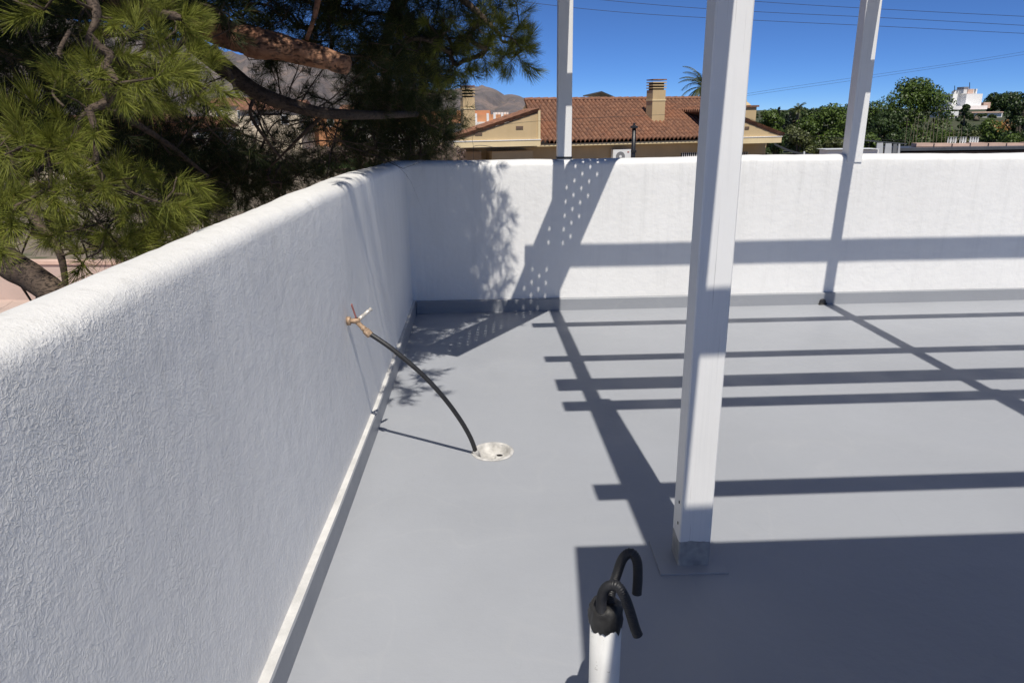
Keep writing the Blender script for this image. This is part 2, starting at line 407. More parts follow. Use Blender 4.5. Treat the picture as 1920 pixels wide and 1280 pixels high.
# ------------------------------------------------------------------ terrace floor
DR = Vector((-.055, 3.085, 0)); DRR = .085
bm = bmesh.new()
outer = [bm.verts.new(p) for p in ((-.80, -3.0, 0), (6.5, -3.0, 0), (6.5, 5.95, 0), (-.80, 5.75, 0))]
circ = []
for k in range(36):
    a = 2 * math.pi * k / 36; r = DRR * (1 + .06 * mnoise.noise((math.cos(a) * 2, math.sin(a) * 2, 0)))
    circ.append(bm.verts.new((DR.x + r * math.cos(a), DR.y + r * math.sin(a), 0)))
ed = [bm.edges.new((outer[i], outer[(i + 1) % 4])) for i in range(4)] + [bm.edges.new((circ[i], circ[(i + 1) % 36])) for i in range(36)]
bmesh.ops.triangle_fill(bm, use_beauty=True, edges=ed)
# drop any fill inside the drain opening
for f in list(bm.faces):
    c = f.calc_center_median()
    if (c - DR).length < DRR * .8 and all((v.co - DR).length < DRR * 1.1 for v in f.verts): bm.faces.remove(f)
for f in bm.faces:
    if f.normal.z < 0: f.normal_flip()
me = bpy.data.meshes.new('terrace_floor'); bm.to_mesh(me); bm.free()
struct(link('terrace_floor', me, M['floor']))

# ------------------------------------------------------------------ parapet wall (one plastered wall turning the corner)
wall = thing('parapet_wall', (-.7, 5.7, 0), 'white plastered parapet wall with rounded top turning the terrace corner', 'wall')
WY, WX = [-3, 1.5, 2.4, 3.3, 4.2, 5.0, 5.6], [-.636, -.640, -.643, -.651, -.667, -.684, -.701]
path = []     # (x, y) of the inner face
yv = -2.6
while yv < 5.60:
    path.append((float(np.interp(yv, WY, WX)), yv)); yv += .045
CORNER = (-.70, 5.612); path = [p for p in path if p[1] < 5.585] + [CORNER]
icorner = len(path) - 1
xv = -.66
while xv < 6.4: path.append((xv, 5.612 + .0225 * (xv + .7))); xv += .05
def top_h(i):
    x, y = path[i]
    if i <= icorner:
        h = np.interp(y, [-3, 0, .9, 1.5, 2.1, 2.8, 3.4, 4.0, 4.8, 5.6], [1.17, 1.17, 1.170, 1.176, 1.189, 1.213, 1.222, 1.212, 1.186, 1.160])
    else: h = np.interp(x, [-.7, .8, 2, 4, 6], [1.158, 1.158, 1.166, 1.150, 1.15])
    return float(h) + .004 * mnoise.noise((x * 2.2, y * 2.2, 0)) + .0022 * mnoise.noise((x * 9, y * 9, 4))
prof = [(0, 0.0), (0, .25), (0, .5), (0, .75), (0, .9)]             # (outward offset, height measure); last ones relative to the top
TH = .185; vs = []; fs = []
def ring(i):
    x, y = path[i]
    if i < icorner: d = Vector((path[i + 1][0] - x, path[i + 1][1] - y, 0)).normalized(); nrm = Vector((-d.y, d.x, 0)); k = 1
    elif i > icorner: d = Vector((1, .0225, 0)).normalized(); nrm = Vector((-d.y, d.x, 0)); k = 1
    else: nrm = Vector((-1, 1.0, 0)).normalized(); k = 1.414
    T = top_h(i); out = []
    inside = [(0, z) for z in (-.02, .2, .4, .6, .8, .95, 1.04)]
    rr = .045
    arc = [(rr - rr * math.cos(a), T - rr + rr * math.sin(a)) for a in np.radians([0, 18, 36, 54, 72, 90])]
    mid = [(TH * .38, T + .004), (TH * .6, T + .003)]
    ro = .06
    arc2 = [(TH - ro + ro * math.sin(a), T - .004 - ro + ro * math.cos(a)) for a in np.radians([0, 20, 40, 60, 80, 90])]
    outside = [(TH, .9), (TH, .4), (TH, -.2), (TH, GZ)]
    for o, z in inside + arc + mid + arc2 + outside:
        lean = float(np.interp(y, [1.2, 1.8, 2.3, 2.8, 3.1, 4.0, 5.6], [.115, .11, .080, .036, .018, .008, 0])) if i <= icorner else 0
        wob = 0 if z < .3 else .0028 * mnoise.noise((x * 3.1 + o * 9, y * 3.1, z * 3.1)) + .0012 * mnoise.noise((x * 14, y * 14 + o * 20, z * 14))
        oo = (o + wob + lean * max(0, min(1.15, z)) / 1.15) * k
        zz = z + (wob * 1.4 if z > .9 and o > .01 else 0)
        out.append((x + nrm.x * oo, y + nrm.y * oo, zz))
    return out
rings = [ring(i) for i in range(len(path))]; m_ = len(rings[0])
for r0 in rings: vs += r0
for i in range(len(rings) - 1):
    for j in range(m_ - 1): fs.append((i * m_ + j, i * m_ + j + 1, (i + 1) * m_ + j + 1, (i + 1) * m_ + j))
wm = MB(); wm.add(vs, fs); ow = wm.build('plaster_body', M['plaster'], wall, True)
# grey skirting kerb along the foot of both walls
def kerb(name, a, b, w, h):
    a, b = Vector((*a, 0)), Vector((*b, 0)); d = (b - a).normalized(); nin = Vector((d.y, -d.x, 0)); n = 90; v = []; f = []
    for i in range(n + 1):
        p = a.lerp(b, i / n)
        if a.y < 0: p.x = float(np.interp(p.y, WY, WX))
        hh = h + .0016 * mnoise.noise((p.x * 3, p.y * 3, 0)); ww = w + .0012 * mnoise.noise((p.x * 4, p.y * 4, 7))
        for o, z in ((-.02, hh), (ww - .005, hh), (ww, hh - .005), (ww + .002, 0.0), (ww + .002, -.01)):
            v.append(p + nin * o + Vector((0, 0, z)))
    for i in range(n):
        for j in range(4): f.append((i * 5 + j, (i + 1) * 5 + j, (i + 1) * 5 + j + 1, i * 5 + j + 1))
    mb = MB(); mb.add(v, f); return mb
kl = kerb('kerb', (-.650, -2.6), (-.698, 5.595), .024, .098)
k1 = kl.build('kerb', M['kerb'], wall)
k1.data.materials.append(M['ledge'])
for p in k1.data.polygons:
    if abs(p.normal.z) > .8 and p.center.z > .05: p.material_index = 1     # its narrow top ledge is left white
k2 = kerb('kerb', (-.672, 5.598), (6.4, 5.772), .028, .094).build('kerb', M['kerb'], wall)

# ------------------------------------------------------------------ pergola
perg = thing('pergola', (.64, 2.21, 0), 'white painted timber pergola whose square posts stand on the floor and parapet', 'pergola')
def post(x, y, z0, z1, w=.108, d=.10, mat='post', top=(0, 0)):
    m = MB(); n = 14; vs = []; fs = []
    for i in range(n + 1):
        t = i / n; z = z0 + (z1 - z0) * t; cx, cy = x + top[0] * t, y + top[1] * t; c = .004
        wx, dy = w / 2 + .0008 * mnoise.noise((x, z * 5, 0)), d / 2
        for a, b in ((-wx + c, -dy), (wx - c, -dy), (wx, -dy + c), (wx, dy - c), (wx - c, dy), (-wx + c, dy), (-wx, dy - c), (-wx, -dy + c)): vs.append((cx + a, cy + b, z))
    for i in range(n):
        for k in range(8): k2 = (k + 1) % 8; fs.append((i * 8 + k, i * 8 + k2, (i + 1) * 8 + k2, (i + 1) * 8 + k))
    fs.append(tuple(range(8))[::-1]); fs.append(tuple(n * 8 + k for k in range(8)))
    m.add(vs, fs); return m.build('post', M[mat], perg)
pn = post(.6445, 2.211, 0, 2.40, .107, .098, 'post_foot', (.008, 0))
pn['label'] = 'nearest post, its foot coated with grey floor paint'
p1 = post(.491, 5.72, 1.11, 2.40, .108, .10)
p3 = post(2.712, 5.735, 1.11, 2.40, .112, .11)
post(2.83, 2.25, 0, 2.40)                      # right of the frame: its row is the one that carries the second beam
MB().box((.638, 2.216, .0025), (.232, .205, .005)).build('base_plate', M['floor'], perg, bevel=.0015)
MB().box((.491, 5.72, 1.172), (.116, .108, .016)).build('clamp_band', M['metal'], perg)
for z in (.155, .235): MB().box((.5895, 2.19, z), (.002, .006, .009)).build('screw', M['metal'], perg)
BZ = 2.45
for a, b in (((.685, .55, 2.45), (.475, 5.80, 2.45)), ((2.85, .55, 2.45), (2.71, 5.82, 2.45))):
    MB().bar(a, b, .085, .10).build('beam', M['post'], perg)
for k, (f0, f1, xl) in enumerate([(5.126, 5.24, .36), (4.344, 4.46, .405), (3.842, 4.033, .445), (3.548, 3.682, .458), (2.62, 2.754, .51), (5.835, 5.948, .30), (6.60, 6.74, .33)]):
    h = .10; w = (f1 - f0) - h / 1.65; z = BZ + .101
    yc = (f0 + f1) / 2 - z / 1.65
    xl -= .011
    MB().bar((xl + .004, yc, z), (5.9, yc + .0225 * (5.9 - xl), z), w, h).build('rafter', M['post'], perg)
MB().add([(.382, .733, 2.55), (5.9, .733 + .11, 2.55), (5.9, -2.4, 2.55), (.19, -2.4, 2.55)] + [(.382, .733, 2.58), (5.9, .733 + .11, 2.58), (5.9, -2.4, 2.58), (.19, -2.4, 2.58)],
         [(3, 2, 1, 0), (4, 5, 6, 7), (0, 1, 5, 4), (1, 2, 6, 5), (2, 3, 7, 6), (3, 0, 4, 7)]).build('roof_panel', M['post'], perg)
# perforated metal plank lying across the top, its holes throw the dots of light on the wall
sd = Vector((.60, 1, 0)).normalized(); sx = Vector((sd.y, -sd.x, 0)); o0 = Vector((.316, 4.137, 2.405))
PW, PR = .312, .0068; pitch = .065; step = .056; mb = MB()
ncol = 4
for r in range(-21, 20):
    cells = 3; row0 = -.012 - 1.5 * pitch + (pitch / 4 if r % 2 else -pitch / 4)
    yc = r * step
    for c in range(cells):
        xc = row0 + (c + .5) * pitch; hx, hy = pitch / 2, step / 2; vs = []; fs = []; nn = 16
        for q in range(nn):
            a = 2 * math.pi * q / nn; cx, sx_ = math.cos(a), math.sin(a)
            vs.append(o0 + sx * (xc + PR * cx) + sd * (yc + PR * 1.15 * sx_))
        for q in range(nn):
            a = 2 * math.pi * q / nn; cx, sx_ = math.cos(a), math.sin(a); k = 1 / max(abs(cx), abs(sx_))
            vs.append(o0 + sx * (xc + hx * cx * k) + sd * (yc + hy * sx_ * k))
        for q in range(nn): q2 = (q + 1) % nn; fs.append((q, q2, nn + q2, nn + q))
        mb.add(vs, fs)
    # solid margins
    for s_ in (-1, 1):
        e0 = row0 if s_ < 0 else row0 + cells * pitch; e1 = s_ * PW / 2
        if True:
            mb.add([o0 + sx * e0 + sd * (yc - step / 2), o0 + sx * e1 + sd * (yc - step / 2), o0 + sx * e1 + sd * (yc + step / 2), o0 + sx * e0 + sd * (yc + step / 2)], [(0, 1, 2, 3)])
pp = mb.build('perforated_plank', M['grille'], perg)

# ------------------------------------------------------------------ tap, hose, drain
TX = -.650
tp = Vector((TX, 3.004, .664))
tap = thing('water_tap', tp, 'small brass tap with a red lever on the left parapet wall', 'tap')
MB().tube([tp + Vector((-.01, 0, 0)), tp + Vector((.004, 0, 0)), tp + Vector((.006, 0, 0))], [.019, .019, .014], 14).build('wall_rosette', M['brass'], tap, True)
vb = tp + Vector((.030, 0, 0))
MB().tube([tp, tp + Vector((.014, 0, 0)), vb, vb + Vector((.014, -.0, 0))], [.010, .011, .014, .012], 12).build('valve_body', M['brass'], tap, True)
MB().bar(vb + Vector((.0, .002, .006)), vb + Vector((-.012, -.02, .078)), .013, .005, (1, 0, 0)).build('lever_handle', M['red'], tap, bevel=.002)
MB().tube([vb + Vector((0, 0, .0)), vb + Vector((0, 0, .014))], [.007, .007], 8).build('spindle', M['metal'], tap)
n0 = vb + Vector((.008, .01, .004)); nd = Vector((.045, .055, .030))
MB().tube([n0, n0 + nd * .35, n0 + nd * .36, n0 + nd * .7, n0 + nd * .74, n0 + nd * .80, n0 + nd], [.009, .009, .0075, .0085, .011, .0065, .0095], 12).build('side_nozzle', M['nozzle'], tap, True)
h0 = vb + Vector((.002, 0, -.006))
hosepts = [h0, Vector((-.577, 2.989, .619)), Vector((-.520, 2.973, .584)), Vector((-.46, 2.962, .540)), Vector((-.351, 2.954, .439)), Vector((-.265, 2.963, .330)), Vector((-.196, 2.990, .209)), Vector((-.153, 3.025, .102)), Vector((-.132, 3.062, .012)), Vector((-.128, 3.075, -.022))]
hd = (hosepts[1] - hosepts[0]).normalized()
q0 = h0 + Vector((0, 0, 0))
MB().tube([q0, q0 + hd * .032, q0 + hd * .034, q0 + hd * .05], [.0105, .0105, .0125, .0125], 12).build('outlet_neck', M['brass'], tap, True)
MB().tube([q0 + hd * .048, q0 + hd * .05, q0 + hd * .079, q0 + hd * .082], [.013, .0165, .0165, .012], 8).build('hose_nut', M['brass'], tap)
cur = smoothcurve([hosepts[0] + hd * .06] + hosepts[2:], 9)
hose = MB().tube(cur, .0105, 12)
o = hose.build('garden_hose', M['black'], None, True); tag(o, 'short black hose curving from the wall tap down to the floor drain', 'hose')
dd = thing('floor_drain', (DR.x, DR.y, 0), 'rough round cement drain recess in the grey floor below the hose', 'drain')
m = MB(); vs = []; fs = []; ns = 36; profd = [(1.16, .0015), (1.10, .006), (1.02, .007), (.96, -.002), (.86, -.020), (.6, -.034), (.3, -.040), (.0, -.040)]
for r, z in profd:
    for k in range(ns):
        a = 2 * math.pi * k / ns; rr = DRR * r * (1 + .05 * mnoise.noise((math.cos(a) * 2 + r, math.sin(a) * 2, r)))
        vs.append((DR.x + rr * math.cos(a), DR.y + rr * math.sin(a), z + (.004 * mnoise.noise((math.cos(a) * 3, math.sin(a) * 3, r * 5)) if r < 1 else .001 * mnoise.noise((a * 3, r, 0)))))
for i in range(len(profd) - 1):
    for k in range(ns): k2 = (k + 1) % ns; fs.append((i * ns + k, i * ns + k2, (i + 1) * ns + k2, (i + 1) * ns + k))
m.add(vs, fs).build('cement_bowl', M['cement'], dd, True)
MB().lathe((DR.x + .032, DR.y + .004, -.028), [(.0, .006), (.015, .006), (.0155, .001)], 14).build('drain_hole', M['dark'], dd)  # black disc painted as the shade of the hole
MB().lathe((DR.x + .032, DR.y + .004, -.028), [(.015, .004), (.0165, .010), (.021, .008), (.025, -.010)], 18).build('hole_rim', M['scrape'], dd, True)
MB().tube([(-.128, 3.072, -.02), (-.131, 3.064, .008), (-.136, 3.055, .024)], [.019, .0150, .0118], 12).build('mortar_collar', M['cement'], dd, True)

sc_p = Vector((2.575, 5.645, 0))
sp_ = thing('scupper_outlet', sc_p, 'small black drain outlet at the foot of the far wall, under the right post', 'outlet')
MB().tube([sc_p + Vector((0, .02, .022)), sc_p + Vector((0, -.004, .022)), sc_p + Vector((0, -.006, .022))], [.026, .026, .021], 16).build('outlet_pipe', M['black'], sp_, True)
MB().tube([sc_p + Vector((.035, .0, .006)), sc_p + Vector((-.03, -.008, .005))], [.008, .010], 8).build('sealant_bead', M['tape'], sp_, True)
# ------------------------------------------------------------------ cut pipe with corrugated conduits
PX, PY = .2165, 1.345
pipe = thing('vent_pipe', (PX, PY, 0), 'white plastic pipe stub rising from the floor, its mouth wrapped in black tape', 'pipe')
MB().lathe((PX, PY, 0), [(.0345, 0), (.0345, .25), (.0345, .456), (.031, .458), (.031, .30)], 40).build('pipe_tube', M['pvc'], pipe, True)
m = MB(); vs = []; fs = []; ns = 40; zs = [(.0358, .0), (.0368, .012), (.038, .024), (.0378, .036), (.0362, .048), (.036, .058), (.032, .068), (.025, .074), (.016, .073), (.0, .066)]
for i, (r, z) in enumerate(zs):
    for k in range(ns):
        a = 2 * math.pi * k / ns; cx, sy = math.cos(a), math.sin(a)
        rr = r + .0042 * mnoise.noise((cx * 2.2, sy * 2.2, z * 45)) + .0020 * mnoise.noise((cx * 7, sy * 7, z * 110))
        zz = .424 + z * .80 + (.016 * mnoise.noise((cx * 3.4, sy * 3.4, 9)) + .007 * mnoise.noise((cx * 12, sy * 12, 3)) if i == 0 else .004 * mnoise.noise((cx * 2, sy * 2, z * 20)))
        vs.append((PX + cx * rr, PY + sy * rr, zz))
for i in range(len(zs) - 1):
    for k in range(ns): k2 = (k + 1) % ns; fs.append((i * ns + k, i * ns + k2, (i + 1) * ns + k2, (i + 1) * ns + k))
m.add(vs, fs).build('tape_wrap', M['tape'], pipe, True)
def conduit(P, rad, label, sleeve=None):
    c = smoothcurve([at(*p) for p in P], 16); L = 0; out = []; rr = []
    d = [0]
    for a, b in zip(c, c[1:]): d.append(d[-1] + (b - a).length)
    n = int(d[-1] / .00085); j = 0
    for i in range(n):
        s_ = d[-1] * i / (n - 1)
        while j < len(d) - 2 and d[j + 1] < s_: j += 1
        t = (s_ - d[j]) / max(1e-9, d[j + 1] - d[j]); out.append(c[j].lerp(c[j + 1], t)); rr.append(rad * (1 + .075 * math.sin(s_ / .0042 * 2 * math.pi)))
    ob = MB().tube(out, rr, 14).build('corrugated_conduit', M['black'], None, True)
    return tag(ob, label, 'conduit', 'black conduits hooking out of the pipe')
conduit([(1141, 1150, 1.345), (1146, 1110, 1.352), (1157, 1075, 1.36), (1168, 1046, 1.36), (1183, 1036, 1.355), (1194, 1050, 1.35), (1196, 1078, 1.345), (1194, 1113, 1.34)], .0103,
        'taller black corrugated conduit hooking over behind the other one, out of the taped pipe mouth')
conduit([(1128, 1152, 1.325), (1128, 1120, 1.318), (1138, 1100, 1.305), (1157, 1098, 1.29), (1171, 1118, 1.28), (1181, 1145, 1.275), (1190, 1175, 1.272), (1196, 1190, 1.27)], .0106,
        'lower black corrugated conduit drooping in front of the pipe to the right')

# ------------------------------------------------------------------ pine tree
tree = thing('pine_tree', (-5.0, 5.2, GZ), 'large pine tree with bright needle tufts reaching over the left parapet wall', 'tree')
limb_tips = []        # polyline nodes for twigs to join
def limb(name, P, r0, r1, mat, seg=10, lumps=.12, parent=tree):
    pts = smoothcurve([p if isinstance(p, Vector) else at(*p) for p in P], 7); n = len(pts); rad = []
    for i, p in enumerate(pts):
        r = r0 + (r1 - r0) * (i / (n - 1)); rad.append(r * (1 + lumps * mnoise.noise(p * 6)))
        limb_tips.append(p)
    if seg >= 14:
        fine_ = []; fr = []
        for i in range(n - 1):
            for k in range(6): fine_.append(pts[i].lerp(pts[i + 1], k / 6)); fr.append(rad[i] + (rad[i + 1] - rad[i]) * k / 6)
        mb = MB().tube(fine_, fr, 28)
        vv_ = [Vector(v) for v in mb.v]
        for i, v in enumerate(vv_):
            ctr = fine_[min(len(fine_) - 1, i // 28)]; rr_ = fr[min(len(fr) - 1, i // 28)]; d = (v - ctr)
            q = mnoise.fractal(v * 9, 1, 2, 4) * .16 - max(0, mnoise.noise(v * 24)) * .16
            if name == 'branch' and i // 28 > len(fine_) - 5: q -= .12 * (i // 28 - len(fine_) + 5)
            mb.v[i] = tuple(ctr + d * (1 + q))
        return mb.build(name, M[mat], parent, True)
    return MB().tube(pts, rad, seg).build(name, M[mat], parent, True)
TB = Vector((-5.0, 5.2, GZ))
limb('trunk', [TB, Vector((-4.95, 5.1, -1)), Vector((-4.75, 4.9, 1.2)), Vector((-4.0, 4.6, 3.0)), Vector((-2.6, 4.3, 4.6)), Vector((-2.3, 4.0, 6.2))], .24, .10, 'bark', 18)
limb('branch', [Vector((-4.5, 4.8, 2.0)), Vector((-3.2, 4.6, 2.45)), (330, 15, 4.1), (400, 52, 4.1), (470, 78, 4.1), (540, 92, 4.1), (600, 108, 4.1), (657, 125, 4.08)], .098, .052, 'bark', 16, .16)
limb('branch', [Vector((-4.6, 4.9, 1.6)), Vector((-3.4, 4.8, 2.1)), (290, 25, 4.4), (370, 88, 4.3), (430, 135, 4.3), (480, 172, 4.3), (540, 196, 4.35), (610, 212, 4.5), (700, 216, 5.0), (780, 214, 5.8)], .07, .022, 'twig', 10)
limb('branch', [(-260, 330, 2.9), (-60, 420, 2.5), (15, 492, 2.35), (60, 520, 2.3), (110, 560, 2.25), (160, 640, 2.3)], .055, .035, 'twig', 10)
limb('branch', [(20, 300, 3.0), (60, 400, 2.8), (110, 470, 2.7), (125, 545, 2.7)], .022, .010, 'twig', 8)
limb('branch', [(-200, -260, 3.6), (80, -240, 3.6), (400, -210, 3.8), (620, -130, 4.1), (800, -50, 4.3), (880, 10, 4.35), (938, 66, 4.35)], .07, .010, 'twig', 10)
limb('branch', [(-300, -200, 3.0), (-40, -120, 2.6), (120, -60, 2.4), (180, 20, 2.3), (165, 70, 2.25)], .04, .006, 'twig', 8)
limb('branch', [(130, 60, 2.9), (112, 95, 2.8), (111, 130, 2.75), (104, 160, 2.7), (100, 178, 2.7), (120, 200, 2.65)], .008, .004, 'twig', 6, .2)
limb('branch', [(620, -130, 4.1), (600, -20, 4.1), (590, 30, 4.1), (575, 75, 4.12)], .02, .010, 'bark', 8)
limb('branch', [(400, 85, 4.0), (415, 110, 4.0), (432, 140, 4.0), (445, 175, 4.0), (455, 186, 4.0)], .016, .008, 'twig', 8)
limb('branch', [(780, -60, 4.3), (735, 40, 5.2), (720, 120, 6.2), (735, 200, 7.0), (745, 270, 7.2)], .05, .02, 'twig', 10)
limb('branch', [(480, 175, 4.3), (470, 215, 4.3), (505, 270, 4.4), (530, 300, 4.5)], .012, .006, 'twig', 6)
limb('branch', [(610, 212, 4.5), (570, 250, 4.5), (540, 280, 4.6), (500, 320, 4.7)], .014, .006, 'twig', 6)
limb('branch', [(-100, 60, 3.6), (60, 120, 3.5), (180, 190, 3.3), (300, 260, 3.5), (390, 330, 3.9)], .03, .008, 'twig', 8)

def tuft_arrays(n, L, w, seed, segs=2, shoot=.085, spread=(25, 88)):
    g = np.random.default_rng(seed); V = []; Fq = []
    for i in range(n):
        t = g.uniform(.0, 1) ** .8; base = np.array([0, 0, shoot * t]); az = g.uniform(0, 2 * np.pi)
        an = np.radians(spread[1] - (spread[1] - spread[0]) * t + g.normal(0, 9)); d = np.array([np.sin(an) * np.cos(az), np.sin(an) * np.sin(az), np.cos(an)])
        l = L * g.uniform(.72, 1.1) * (.8 + .2 * t); side = np.cross(d, g.normal(size=3)); side /= np.linalg.norm(side)
        bend = np.array([0, 0, 1.0]) * g.uniform(.0, .35) + g.normal(0, .10, 3)
        P = [base]; 
        for k in range(1, segs + 1):
            s_ = k / segs; dd_ = d + bend * s_; dd_ /= np.linalg.norm(dd_); P.append(P[-1] + dd_ * l / segs)
        n0_ = len(V)
        for k, p in enumerate(P):
            ww = w * (1 if k < segs else .35) / 2
            V += [p - side * ww, p + side * ww]
        for k in range(segs): a = n0_ + 2 * k; Fq.append((a, a + 1, a + 3, a + 2))
    return np.array(V), np.array(Fq)
def rotmat(axis, roll):
    z = axis / np.linalg.norm(axis); h = np.array([0, 0, 1.]) if abs(z[2]) < .9 else np.array([1., 0, 0])
    x = np.cross(h, z); x /= np.linalg.norm(x); y = np.cross(z, x)
    c, s_ = math.cos(roll), math.sin(roll); x2 = x * c + y * s_; y2 = np.cross(z, x2)
    return np.array([x2, y2, z]).T

# foliage regions: pixel centre, pixel radii, distance range, how many, kind
# kind 'n' = near bright tufts (parts), 'f' = the mass behind
REG = [
 ((70, 265), (75, 60), (1.95, 2.25), 9, 'n'), ((160, 300), (80, 70), (2.0, 2.5), 9, 'n'), ((25, 300), (40, 60), (2.0, 2.4), 5, 'n'),
 ((230, 120), (120, 75), (2.2, 2.9), 18, 'n'), ((170, 170), (70, 60), (2.1, 2.6), 10, 'n'), ((330, 175), (80, 60), (2.5, 3.1), 12, 'n'), ((250, 40), (110, 50), (2.3, 3.0), 11, 'n'),
 ((255, 370), (110, 55), (2.1, 2.8), 20, 'n'), ((190, 450), (90, 40), (2.2, 2.7), 14, 'n'), ((10, 430), (45, 60), (1.75, 2.1), 6, 'n'), ((95, 335), (60, 40), (2.0, 2.4), 8, 'n'),
 ((330, 400), (70, 40), (2.6, 3.2), 10, 'n'), ((40, 5), (60, 25), (2.0, 2.4), 4, 'n'), ((945, 95), (46, 36), (4.15, 4.5), 13, 'n'), ((940, 30), (45, 45), (4.2, 4.6), 9, 'n'),
 ((860, 60), (70, 60), (4.2, 4.8), 16, 'n'), ((330, 90), (60, 50), (2.6, 3.2), 9, 'n'), ((120, -40), (150, 50), (2.1, 2.8), 8, 'n'), ((800, 100), (80, 60), (4.3, 5.0), 10, 'n'), ((962, 92), (32, 28), (4.2, 4.45), 12, 'n'), ((880, 110), (50, 30), (4.3, 4.7), 8, 'n'),
 ((150, 150), (190, 140), (3.2, 4.6), 150, 'f'), ((60, 60), (130, 90), (3.0, 4.2), 90, 'f'), ((300, 270), (150, 70), (3.6, 5.0), 105, 'f'), ((60, 250), (120, 90), (3.0, 4.2), 90, 'f'),
 ((230, 400), (200, 60), (3.2, 4.6), 95, 'f'), ((430, 330), (130, 60), (4.6, 6.4), 210, 'f'), ((340, 300), (110, 50), (4.2, 5.4), 90, 'f'), ((560, 280), (110, 60), (5.0, 7.0), 75, 'f'),
 ((745, 245), (105, 62), (5.6, 7.8), 420, 'f'), ((735, 150), (95, 60), (5.0, 7.2), 230, 'f'), ((700, 60), (130, 65), (4.2, 5.4), 130, 'f'), ((830, 30), (110, 50), (4.2, 5.0), 60, 'f'),
 ((560, 20), (110, 38), (4.2, 5.2), 70, 'f'), ((450, 20), (120, 36), (4.3, 5.2), 45, 'f'), ((520, 110), (50, 30), (4.4, 4.9), 8, 'f'), ((800, 110), (100, 50), (4.3, 5.6), 60, 'f'),
 ((480, 150), (120, 60), (4.5, 6.0), 16, 'f'), ((560, 200), (90, 40), (4.7, 6.0), 22, 'f'), ((20, 380), (60, 40), (3.0, 4.2), 12, 'f'), ((835, 200), (40, 55), (5.8, 7.4), 34, 'f'),
 ((350, 30), (100, 50), (3.6, 4.6), 50, 'f'), ((830, 285), (20, 12), (7.0, 7.6), 0, 'f'), ((640, 320), (120, 26), (6.2, 7.6), 60, 'f'),
 # crown above the frame: shades what hangs behind
 ((0, -330), (300, 190), (3.0, 4.6), 230, 'f'), ((300, -300), (240, 170), (3.8, 5.2), 220, 'f'), ((560, -260), (200, 170), (3.9, 5.4), 190, 'f'),
 ((760, -130), (150, 80), (3.5, 4.9), 110, 'f'), ((-150, 100), (140, 200), (2.9, 4.4), 80, 'f'), ((680, -420), (200, 140), (4.6, 6.0), 120, 'f'),
]
FT = []       # far tufts (pos, dir)
NTUFT = []
for (cx, cy), (rx, ry), (y0, y1), cnt, kind in REG:
    for _ in range(int(cnt * (1.22 if kind == 'n' and cy > -20 else 1))):
        a = rnd.uniform(0, 2 * math.pi); q = math.sqrt(rnd.random()); Y = rnd.uniform(y0, y1)
        p = at(cx + math.cos(a) * q * rx, cy + math.sin(a) * q * ry, Y)
        # keep clear of the terrace walls
        if p.x > -.9 and p.y < 5.9 and p.z < 1.50: continue
        if p.x < -.8 and p.z < GZ + .4: continue
        (NTUFT if kind == 'n' else FT).append(p)
# unseen upper crown, added to shade the foliage and corner below; in metres (centre, radii, how many)
CT = []
for c, r, cnt in (((-2.3, 4.3, 3.6), (1.3, 1.4, .7), 620), ((-.43, 4.15, 3.0), (.53, .76, .40), 330), ((-2.3, 2.95, 3.55), (1.2, .65, .5), 460), ((-2.4, 2.2, 3.75), (1.3, .45, .4), 330), ((-2.75, 1.6, 3.4), (1.0, .45, .4), 230), ((-1.1, 4.0, 3.1), (.5, .9, .45), 150), ((-.45, 3.35, 2.6), (.28, .52, .22), 70), ((-.45, 2.6, 2.5), (.22, .45, .2), 12)):
    for _ in range(cnt):
        d = rng.normal(size=3); d /= np.linalg.norm(d); q = rng.random() ** .4; CT.append(Vector((c[0] + d[0] * r[0] * q, c[1] + d[1] * r[1] * q, c[2] + d[2] * r[2] * q)))
allp = [(p, 'n') for p in NTUFT] + [(p, 'f') for p in FT] + [(p, 'c') for p in CT]
# twigs: every tuft joins the nearest node already connected (grown outward from the limbs)
nodes = [np.array(p) for p in limb_tips]; par = [-1] * len(nodes); NB = len(nodes)
P = np.array([np.array(p) for p, _ in allp]); todo = np.ones(len(P), bool)
base = np.array(nodes); D = np.linalg.norm(P[:, None] - base[None], axis=2); best = D.min(1); bi = D.argmin(1)
pos = list(base); parent_of = [-1] * NB; tuft_node = {}
for _ in range(len(P)):
    k = int(np.argmin(np.where(todo, best, 1e9))); todo[k] = False
    pr = int(bi[k]); p0 = pos[pr]; d = P[k] - p0
    # an intermediate bend for long hops
    if np.linalg.norm(d) > .22:
        mid = p0 + d * .5 + rng.normal(0, .035, 3) * np.linalg.norm(d) * 1.5 + np.array([0, 0, .05]) * np.linalg.norm(d)
        pos.append(mid); parent_of.append(pr); pr = len(pos) - 1
        dm = np.linalg.norm(P - mid, axis=1) * 1.04; upd = dm < best; best[upd] = dm[upd]; bi[upd] = pr
    pos.append(P[k]); parent_of.append(pr); me_i = len(pos) - 1; tuft_node[k] = me_i
    dm = np.linalg.norm(P - P[k], axis=1) * 1.02; upd = dm < best; best[upd] = dm[upd]; bi[upd] = me_i
load = np.ones(len(pos))
for i in range(len(pos) - 1, NB - 1, -1):
    if parent_of[i] >= 0: load[parent_of[i]] += load[i]
V = []; Fq = []
